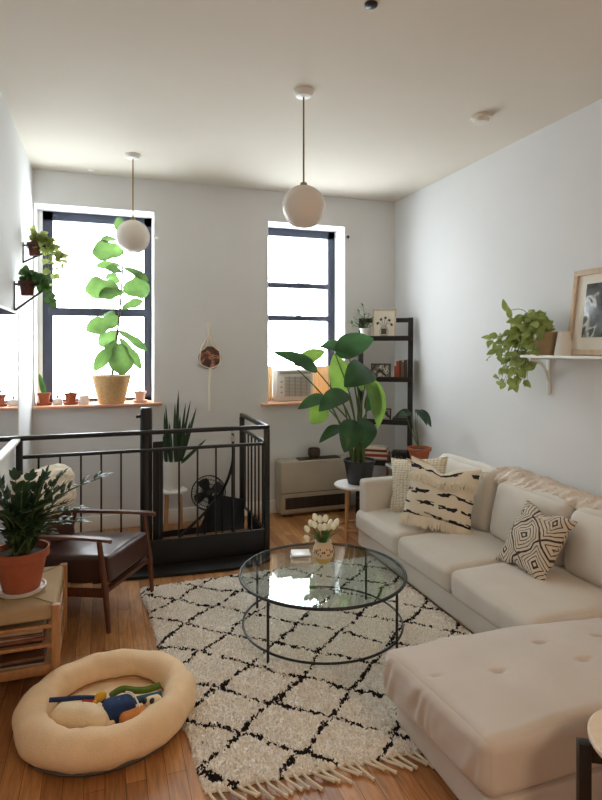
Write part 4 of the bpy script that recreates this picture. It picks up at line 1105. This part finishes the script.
bm = bmesh.new(); lathe(bm, [(0,0),(.046,0),(.058,.02),(.062,.06),(.056,.088),(.050,.088),(.052,.04),(0,.02)], seg=28)
for vv in bm.verts:
    a = math.atan2(vv.co.y, vv.co.x); k = 1+.02*math.cos(14*a); vv.co.x *= k; vv.co.y *= k
link('bowl', bm, 'heatgrille', bw)

# ------------------------------------------------------------------ snake plant on stool, fan
ss = thing('plant_stool', 'round white-topped stool with wooden legs behind the railing', 'stool', (.585,5.24,0))
bm = bmesh.new(); lathe(bm, [(0,.352),(.118,.352),(.124,.358),(.124,.370),(.118,.376),(0,.376)], seg=40); link('seat', bm, 'whitetop', ss)
for k in range(4):
    a = R(45+90*k); bm = bmesh.new(); tube(bm, [(.098*math.cos(a),.098*math.sin(a),0),(.078*math.cos(a),.078*math.sin(a),.352)], [.011,.014], 10); link('leg', bm, 'oak', ss)
sn = thing('snake_plant', 'upright snake plant in a white pot on the stool behind the railing', 'plant', (.580,5.24,.377))
bm = bmesh.new(); lathe(bm, [(0,0),(.070,0),(.075,.01),(.086,.245),(.086,.255),(.079,.255),(.076,.22),(0,.22)], seg=32); link('pot', bm, 'whitepot', sn)
bm = bmesh.new(); lathe(bm, [(0,.232),(.077,.225)], seg=24); link('soil', bm, 'soil', sn)
bm = bmesh.new(); random.seed(9)
for tx, tz, ty, w in ((.05,.895,0,.034),(.015,.78,-.04,.036),(.115,.775,.0,.032),(.165,.80,.03,.028),(.21,.735,-.02,.036),(-.075,.70,0,.032),(-.04,.62,-.05,.036),(.07,.66,.04,.036),(.30,.44,-.03,.032),(.10,.60,-.06,.036),(-.09,.50,-.03,.028),(.02,.55,-.07,.032),(-.06,.76,.03,.03),(.15,.62,-.05,.032)):
    b = Vector((max(-.06,min(.06,tx*.55+rnd(-.02,.02))), max(-.05,min(.05,ty)), .225)); leaf(bm, b, (tx,ty,tz), w, 'blade', .02, face=(rnd(-.5,.5),-1,.1), fold=.35, nl=8, nw=2)
link('leaves', bm, 'leafdark', sn)

fn = thing('desk_fan', 'small black cage fan on the floor behind the railing', 'fan', (.895,5.22,0))
bm = bmesh.new(); lathe(bm, [(0,0),(.095,0),(.095,.012),(.03,.03),(.018,.05),(.015,.20),(0,.20)], seg=32); link('base', bm, 'blackplastic', fn)
tl = Matrix.Translation((0,-.02,.325)) @ Matrix.Rotation(R(82),4,'X')
bm = bmesh.new()
for rr, zz2 in ((.155,0),(.155,.012),(.12,.045),(.08,.052),(.15,-.04)):
    tube(bm, [tl @ Vector((rr*math.cos(2*PI*k/48), rr*math.sin(2*PI*k/48), zz2)) for k in range(48)], .0035 if zz2 not in (0,.012) else .005, 6, True)
for k in range(36):
    a = 2*PI*k/36; c, s = math.cos(a), math.sin(a)
    tube(bm, [tl @ Vector((.03*c,.03*s,.056)), tl @ Vector((.09*c,.09*s,.052)), tl @ Vector((.135*c,.135*s,.034)), tl @ Vector((.155*c,.155*s,0))], .0016, 4)
link('cage', bm, 'blackplastic', fn)
bm = bmesh.new()
for k in range(4):
    a = 2*PI*k/4+.4; c, s = math.cos(a), math.sin(a); p = Vector((c,s,0)); q = Vector((-s,c,0))
    vs_ = [bm.verts.new(tl @ (p*r_+q*w_+Vector((0,0,z_)))) for r_, w_, z_ in ((.03,-.02,.02),(.08,-.045,.03),(.13,-.04,.03),(.14,0,.015),(.13,.05,0),(.08,.045,-.01),(.03,.02,0))]
    bm.faces.new(vs_)
link('blades', bm, 'darkpot', fn)
bm = bmesh.new(); lathe(bm, [(0,.062),(.028,.058),(.032,.04),(0,.04)], seg=24); lathe(bm, [(0,-.11),(.04,-.10),(.05,-.05),(.04,0),(0,0)], seg=24); bm.transform(tl); link('motor', bm, 'blackplastic', fn)

# ------------------------------------------------------------------ bird of paradise on round table
pt = thing('plant_table', 'round white side table with pale wooden legs holding the big potted plant', 'side table', (2.06,4.53,0))
bm = bmesh.new(); lathe(bm, [(0,.448),(.176,.448),(.184,.456),(.184,.466),(.178,.472),(0,.472)], seg=56); link('table_top', bm, 'whitetop', pt)
for k in range(3):
    a = R(215+120*k); bm = bmesh.new(); tube(bm, [(.150*math.cos(a),.150*math.sin(a),0),(.140*math.cos(a),.140*math.sin(a),.448)], [.013,.016], 10); link('leg', bm, 'oak', pt)
bm = bmesh.new(); tube(bm, circ(.145,.10,40), .011, 8, True); link('stretcher_ring', bm, 'oak', pt)
bp_ = thing('bird_of_paradise', 'big bird-of-paradise plant with broad leaves in a black nursery pot', 'plant', (2.10,4.53,.4725))
bm = bmesh.new(); lathe(bm, [(0,0),(.098,0),(.102,.006),(.132,.180),(.139,.182),(.140,.205),(.132,.205),(.126,.17),(0,.17)], seg=44); link('pot', bm, 'darkpot', bp_)
bm = bmesh.new(); lathe(bm, [(0,.188),(.128,.182)], seg=30); link('soil', bm, 'soil', bp_)
BOP = [((1.70,4.50,1.45),(1.31,4.42,1.63),.11,(.25,-1,.35)),((1.52,4.60,1.50),(1.86,4.70,1.64),.11,(-.3,-1,.3)),((2.02,4.58,1.60),(1.74,4.50,1.68),.16,(-.2,-.7,.8)),((1.86,4.50,1.60),(2.16,4.38,1.74),.20,(-.1,-1,.5)),
 ((1.99,4.68,1.23),(1.95,4.70,1.60),.22,(.1,-1,.1)),((2.13,4.40,1.47),(1.84,4.22,1.36),.23,(.1,-.8,.7)),((2.13,4.45,1.40),(2.24,4.38,.97),.19,(.35,-1,.2)),((1.93,4.40,1.27),(1.64,4.30,1.16),.17,(-.1,-.7,.8)),
 ((1.76,4.45,1.23),(1.49,4.38,1.17),.11,(-.1,-.9,.8)),((1.76,4.50,1.17),(1.66,4.55,1.00),.15,(-.2,-1,.2)),((1.97,4.35,1.05),(1.83,4.22,.82),.19,(-.2,-1,.4)),((2.06,4.36,1.06),(2.02,4.22,.84),.17,(.1,-1,.3)),
 ((1.90,4.42,.99),(1.66,4.36,.89),.10,(-.1,-.6,1)),((2.05,4.55,1.52),(2.12,4.50,1.28),.13,(.2,-1,.2)),((2.16,4.5,1.10),(2.20,4.42,1.35),.12,(0,-1,0))]
M['leaflime'] = mk('backlit_leaf_green', (98,138,50), .34, .25, 6, .3, 20, trans=.5)  # lime colour paints window backlight into some of the leaves
bm = bmesh.new(); bs = bmesh.new(); random.seed(12)
for i, (b, t, w, fc) in enumerate(BOP):
    b = Vector(b); t = Vector(t); a = i*2.4; r0 = .075; root_ = Vector((2.10+r0*math.cos(a)*(.4+.6*((i*7) % 5)/4), 4.53+r0*math.sin(a)*.8, .655))
    mid = root_.lerp(b, .5)+Vector(((root_.x-b.x)*.13, 0, .06)); pth = smoothpts([root_, mid, b], 8)
    tube(bs, pth, [.011-.0065*k/(len(pth)-1) for k in range(len(pth))], 8)
    n0 = len(bm.faces); leaf(bm, b, t, w*1.12, 'paddle', .10, face=fc, fold=.16, ripple=.06, nl=14, nw=6, curl=.10)
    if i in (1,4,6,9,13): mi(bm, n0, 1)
    d = t-b; tube(bs, [b, b+d*.3+Vector(fc).normalized()*.0], .0035, 6)
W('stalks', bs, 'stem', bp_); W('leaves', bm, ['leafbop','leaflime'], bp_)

# ------------------------------------------------------------------ glass side table, aroid in terracotta
gt = thing('glass_side_table', 'small glass-topped side table between the sofa arm and the black bookshelf', 'side table', (2.66,4.54,0))
bm = bmesh.new(); box(bm, (2.66,4.54,.588), (.46,.30,.008), Matrix.Rotation(-.1,3,'Z'), .002); W('glass_top', bm, 'glasstop', gt)
bm = bmesh.new(); 
for a, b in (((-1,-1),(1,-1)),((1,-1),(1,1)),((1,1),(-1,1)),((-1,1),(-1,-1))):
    m2 = Matrix.Rotation(-.1,3,'Z'); p = m2 @ Vector((a[0]*.225,a[1]*.145,0)); q = m2 @ Vector((b[0]*.225,b[1]*.145,0)); bar(bm, Vector((2.66,4.54,.574))+p, Vector((2.66,4.54,.574))+q, .016, .018)
W('top_frame', bm, 'stone', gt)
for sx in (-1,1):
    for sy in (-1,1):
        p = Matrix.Rotation(-.1,3,'Z') @ Vector((sx*.215,sy*.135,0)); bm = bmesh.new(); box(bm, (2.66+p.x,4.54+p.y,.283), (.018,.018,.566)); W('leg', bm, 'walnut', gt)
tp_ = thing('potted_plant', 'terracotta pot with two drooping leaves on the glass side table', 'plant', (2.70,4.54,.5925))
pot('terracotta_pot', tp_, .105, .155, 'terra', .62, .16, seg=36, rim=.012)
bm = bmesh.new(); bs = bmesh.new()
for b, t, w in (((-.05,.06,.47),(-.20,.10,.42),.09),((-.02,.0,.49),(.09,-.06,.34),.12),((-.03,.02,.50),(.02,-.10,.36),.08),((-.10,.06,.46),(-.22,.0,.43),.06)):
    p = smoothpts([(0,0,.14),(b[0]*.6-.01,b[1]*.6,.32),b],6); tube(bs, p, .0035, 6); leaf(bm, b, t, w, 'heart', .12, face=(.1,-.8,.8), fold=.15, nl=10, nw=4)
link('stems', bs, 'stem', tp_); link('leaves', bm, 'leafdark', tp_)
jr = thing('small_jar', 'small pale candle jar on the glass side table beside the terracotta pot', 'jar', (2.505,4.57,.5925))
bm = bmesh.new(); lathe(bm, [(0,0),(.030,0),(.033,.004),(.033,.078),(.029,.078),(.029,.01),(0,.01)], seg=28); link('glass', bm, 'jarglass', jr)
bm = bmesh.new(); lathe(bm, [(0,.011),(.028,.011),(.028,.052),(0,.052)], seg=24); link('wax', bm, 'paper', jr)

# ------------------------------------------------------------------ leaning ladder bookshelf in the corner
al = R(35); U = Vector((math.cos(al), -math.sin(al), 0)); Nf = Vector((-math.sin(al), -math.cos(al), 0))
O = Vector((2.905,5.045,0))          # top of the right upright
lb = thing('ladder_bookshelf', 'black leaning ladder bookshelf in the far right corner', 'bookshelf', tuple(O-U*.27+Nf*.1), -al)
WD = .50
def up_at(z): return O+Nf*(.20*(1-z/1.96))
for k in (0, WD):
    bm = bmesh.new(); bar(bm, up_at(.02)-U*k+Vector((0,0,.0)), up_at(1.955)-U*k+Vector((0,0,1.955)), .05, .028, up=Nf, bevel=.003)
    for v_ in bm.verts: v_.co.z = max(v_.co.z, 0)
    W('upright', bm, 'blackwood', lb)
bm = bmesh.new(); bar(bm, up_at(1.93)+Vector((0,0,1.93)), up_at(1.93)-U*WD+Vector((0,0,1.93)), .024, .045, up=(0,0,1)); W('top_bar', bm, 'blackwood', lb)
SH = [(1.735,.17),(1.325,.20),(.905,.24),(.505,.28),(.13,.30)]
def shc(z, d, u, back=.5):   # point on shelf: u along width from right, depth fraction from front
    return up_at(z)-U*u+Nf*(.05-d*back)
for z, d in SH:
    bm = bmesh.new(); c = up_at(z)-U*(WD/2)+Nf*(.05-d/2); rot = Matrix((U, -Nf, Vector((0,0,1)))).transposed()
    box(bm, c+Vector((0,0,z)), (WD-.03,d,.022), rot, .002)
    box(bm, c+Nf*(d/2-.008)+Vector((0,0,z+.012)), (WD+.03,.018,.05), rot, .002)
    W('shelf', bm, 'blackwood', lb)
rotS = Matrix((U, -Nf, Vector((0,0,1)))).transposed()
def onshelf(i, u, back): z, d = SH[i]; p = shc(z, d, u, back); p.z = z+.0115; return p
def sframe(i, u, back, w, h, fm, art, lab, lean=8, fw=.014):
    p = onshelf(i, u, back); e = thing('picture_frame', lab, 'picture frame', tuple(p), -al, 'framed pictures on the black bookshelf')
    m = Matrix.Rotation(R(-lean),4,'X')
    bm = bmesh.new()
    for c, s in (((0,0,fw/2),(w,.014,fw)),((0,0,h-fw/2),(w,.014,fw)),((-w/2+fw/2,0,h/2),(fw,.014,h)),((w/2-fw/2,0,h/2),(fw,.014,h))): box(bm, c, s)
    bm.transform(m)
    for v_ in bm.verts: v_.co.z += .002
    link('frame', bm, fm, e, smooth=False)
    bm = bmesh.new(); box(bm, (0,.002,h/2), (w-fw,.006,h-fw)); bm.transform(m); link('mat_board', bm, 'mat' if art != 'photo_b' else 'photo_b', e, smooth=False)
    return e, m
e, m = sframe(0,.262,.12,.235,.30,'framewood','x','framed botanical line drawing on the top shelf of the black bookshelf')
bm = bmesh.new()   # line drawing of a vase of stems
def stroke(pts, r=.0022): tube(bm, [Vector((a,-.0035,b)) for a, b in pts], r, 5)
stroke([(-.035,.03),(-.045,.07),(-.03,.115)]); stroke([(.03,.03),(.042,.07),(.026,.115)]); stroke([(-.035,.03),(.03,.03)]); stroke([(-.03,.115),(.026,.115)])
for a, b, c_ in ((-.06,.17,-.045),(-.03,.21,-.02),(.01,.225,.0),(.045,.20,.02),(.065,.155,.03)):
    stroke([(c_*.4,.115),(c_*.9,.15),(a,b)], .0018); leaf(bm, (a,-.003,b), (a*1.25,-.003,b-.03), .026, 'oval', 0, face=(0,-1,0), fold=0, nl=5, nw=2)
box(bm, (-.003,-.003,.072), (.055,.002,.060))
bm.transform(m); link('drawing', bm, 'dark_ink' if 'dark_ink' in M else 'heatgrille', e)
sp2 = thing('potted_plant', 'leafy plant in a white pot on the top shelf of the black bookshelf', 'plant', tuple(onshelf(0,.462,.45)), -al)
pot('pot', sp2, .064, .105, 'whitepot', .74, .12, seg=30, rim=.004)
bm = bmesh.new(); bs = bmesh.new(); random.seed(31)
for tx, ty, tz in ((-.02,-.02,.34),(-.07,0,.28),(.04,.02,.26),(-.12,-.03,.22),(-.17,-.02,.17),(.08,-.03,.2),(0,-.05,.22),(-.09,-.05,.16),(.11,-.02,.16),(-.03,.03,.2)):
    p = smoothpts([(0,0,.09),(tx*.4,ty*.4,tz*.7),(tx,ty,tz)],5); tube(bs, p, .0022, 5)
    for k in range(7):
        q = p[int((.3+.7*k/6)*(len(p)-1))]; d = Vector((rnd(-1,1),rnd(-.7,.3),rnd(-.3,.7))).normalized()*rnd(.035,.055); leaf(bm, q, q+d, .022, 'pointed', .08, nl=5, nw=2)
link('stems', bs, 'stem', sp2); link('foliage', bm, 'leafmid', sp2)
e, m = sframe(1,.30,.45,.20,.155,'framedark','photo_b','dark-framed family photograph on the second shelf of the black bookshelf')
bm = bmesh.new(); box(bm, (0,-.0025,.0775), (.15,.004,.105)); bm.transform(m); link('photo', bm, 'photo_b', e, smooth=False)
e, m = sframe(2,.25,.40,.12,.125,'framedark','photo_b','small dark-framed picture on the third shelf of the black bookshelf')
bm = bmesh.new(); box(bm, (0,-.0025,.0625), (.08,.004,.085)); bm.transform(m); link('photo', bm, 'photo_b', e, smooth=False)
for i, (h, t_, c_, lab) in enumerate(((.135,.020,(150,62,40),'short brick-red book, leftmost of the upright books on the second shelf'),(.185,.026,(160,70,46),'tall rust-red book, second from the left on the second shelf'),(.190,.022,(88,52,42),'tall dark brown book in the middle of the upright row'),(.175,.020,(120,96,70),'tan book, second from the right on the second shelf'),(.196,.026,(72,56,46),'tall dark book at the right end of the upright row'))):
    nm = 'bookcover_%d' % i; M[nm] = mk('book_cloth', c_, .7, .12, 10)
    u = .158-sum((.020,.026,.022,.020,.026)[:i])*1.08-t_/2; p = onshelf(1, u, .45)
    e = thing('book', lab, 'book', tuple(p), -al, 'upright books on the second shelf')
    bm = bmesh.new(); box(bm, (0,0,h/2), (t_,.12,h), bevel=.002); link('cover', bm, nm, e)
    bm = bmesh.new(); box(bm, (0,.004,h/2+.001), (t_-.005,.116,h-.001)); link('pages', bm, 'paper', e, smooth=False)
M['b_red'] = mk('book_red', (156,52,50), .6, .1); M['b_cream'] = mk('book_cream', (214,202,180), .6, .06); M['b_maroon'] = mk('book_maroon', (110,44,50), .6, .1)
z = SH[3][0]+.0115
for i, (h, w, c_, lab) in enumerate(((.026,.25,'b_maroon','maroon book lowest in the stack on the fourth shelf'),(.022,.24,'b_cream','cream book just above the maroon bottom book'),(.028,.25,'b_red','red book in the middle of the stack on the fourth shelf'),(.020,.235,'b_cream','cream book second from the top of the stack'),(.024,.23,'b_maroon','maroon book second in the upper stack, below the top book'),(.018,.22,'b_cream','pale book topmost in the stack on the fourth shelf'))):
    p = shc(*SH[3], .335, .52); p.z = z; e = thing('book', lab, 'book', tuple(p), -al+rnd(-.06,.06), 'stacked books on the fourth shelf')
    bm = bmesh.new(); box(bm, (0,0,h/2), (w,.19,h), bevel=.002); link('cover', bm, c_, e)
    bm = bmesh.new(); box(bm, (.0,.002,h/2), (w+.0008,.182,h-.007)); link('pages', bm, 'paper', e, smooth=False); z += h+.0006
z = SH[2][0]+.0115
for i, (h, w, lab) in enumerate(((.022,.16,'dark book under another on the third shelf'),(.018,.15,'dark book lying on top of another on the third shelf'))):
    p = shc(*SH[2], .10, .5); p.z = z; e = thing('book', lab, 'book', tuple(p), -al+.05*i, 'flat dark books on the third shelf')
    bm = bmesh.new(); box(bm, (0,0,h/2), (w,.15,h), bevel=.002); link('cover', bm, 'mag_c', e); z += h+.0006
p = onshelf(3,.10,.45); e = thing('storage_box', 'dark box at the right end of the fourth shelf', 'box', tuple(p), -al)
bm = bmesh.new(); box(bm, (0,0,.045), (.15,.17,.09), bevel=.004); link('body', bm, 'blackwood', e); bm = bmesh.new(); box(bm, (0,0,.098), (.156,.176,.016), bevel=.003); link('lid', bm, 'framedark', e)

# ------------------------------------------------------------------ right wall shelf
ws = thing('wall_shelf', 'white wall shelf on curved brackets on the right wall', 'shelf', (XR,2.75,1.585))
bm = bmesh.new(); box(bm, (XR-.105,2.72,1.592), (.205,1.10,.018), bevel=.003); W('board', bm, 'trimw', ws)
for y in (3.215,2.35):
    bm = bmesh.new(); box(bm, (XR-.008,y,1.455), (.014,.028,.255), bevel=.002); box(bm, (XR-.088,y,1.577), (.17,.028,.012))
    tube(bm, smoothpts([(XR-.012,y,1.42),(XR-.035,y,1.50),(XR-.085,y,1.55),(XR-.165,y,1.572)],5), .010, 8)
    lathe(bm, [(0,0),(.008,.004),(0,.016)], (XR-.012,y,1.318), 8)
    W('bracket', bm, 'trimw', ws)
po = thing('trailing_pothos', 'trailing pothos in a tan pot at the left end of the white wall shelf', 'plant', (2.850,3.125,1.6015))
bm = bmesh.new(); M['tanpot'] = mk('tan_ceramic', (168,146,112), .5, .08, 10); lathe(bm, [(0,0),(.062,0),(.066,.006),(.088,.150),(.088,.158),(.081,.158),(.078,.13),(0,.13)], seg=36); link('pot', bm, 'tanpot', po)
bm = bmesh.new(); lathe(bm, [(0,.142),(.079,.136)], seg=28); link('soil', bm, 'soil', po)
bm = bmesh.new(); bs = bmesh.new(); random.seed(44)
for j in range(42):
    if j < 8: tip = Vector((rnd(-.12,.02), rnd(-.08,.24), rnd(.18,.30)))
    elif j < 12: tip = Vector((rnd(-.14,-.10), rnd(-.06,.06), rnd(-.02,.14)))
    else: tip = Vector((rnd(-.14,.02), rnd(.12,.48), rnd(-.24,.14)))
    p = smoothpts([(0,0,.14),(tip.x*.5-.02, min(.16,abs(tip.y)*.6)*(1 if tip.y > 0 else -1), max(.18,tip.z*.6+.12)),tip],7); tube(bs, p, .0014, 5)
    for k in range(9):
        q = p[int((.2+.8*k/8)*(len(p)-1))]; d = Vector((rnd(-1,.4),rnd(-.9,.9),rnd(-1,.15))).normalized()*rnd(.055,.085); t_ = q+d
        t_.x = min(t_.x, .085); leaf(bm, q, t_, rnd(.042,.062), 'heart', .1, face=(-.9,-.5,rnd(.2,.9)), fold=.14, nl=7, nw=4)
for tx, ty, tz in ((-.01,.44,.42),(-.03,.36,.36),(-.05,-.02,.27),(-.05,.5,.10)):
    q = Vector((tx,ty*.9,tz-.10)); tube(bs, smoothpts([(0,0,.14),(tx*.5,ty*.5,tz-.10),q],4), .0024, 5); leaf(bm, q, (tx,ty,tz), .045, 'pointed', .05, face=(-.9,-.5,.2)); 
W_ = None
link('vines', bs, 'stem', po); link('foliage', bm, 'leafpale', po)
wv = thing('white_vase', 'plain white tapered vase on the wall shelf between pothos and picture', 'vase', (2.855,2.972,1.6015))
bm = bmesh.new(); lathe(bm, [(0,0),(.062,0),(.064,.006),(.050,.09),(.040,.155),(.036,.158),(.034,.15),(.045,.08),(.05,.02),(0,.015)], seg=36); link('vase_body', bm, 'whitepot', wv)
fr = thing('picture_frame', 'large pale wood framed dark photograph leaning on the white wall shelf', 'picture frame', (2.862,2.60,1.6015))
mW = Matrix.Translation((2.862,2.60,1.603)) @ Matrix.Rotation(R(8.0),4,'Y')
hw, hh, f_ = .36, .555, .035
def fbox(c, s, name, mat): 
    bm = bmesh.new(); box(bm, c, s, bevel=.002); bm.transform(mW); W(name, bm, mat, fr)
bm = bmesh.new()
for c, s in (((0,0,f_/2),(.026,2*hw,f_)),((0,0,hh-f_/2),(.026,2*hw,f_)),((0,-hw+f_/2,hh/2),(.026,f_,hh-2*f_)),((0,hw-f_/2,hh/2),(.026,f_,hh-2*f_))): box(bm, c, s, bevel=.002)
bm.transform(mW); W('frame', bm, 'framewood', fr)
fbox((.004,0,hh/2), (.010,2*hw-.05,hh-.05), 'mat_board', 'mat')
fbox((-.003,-.0,hh/2+.01), (.006,2*hw-.22,hh-.21), 'photograph', 'photo_a')
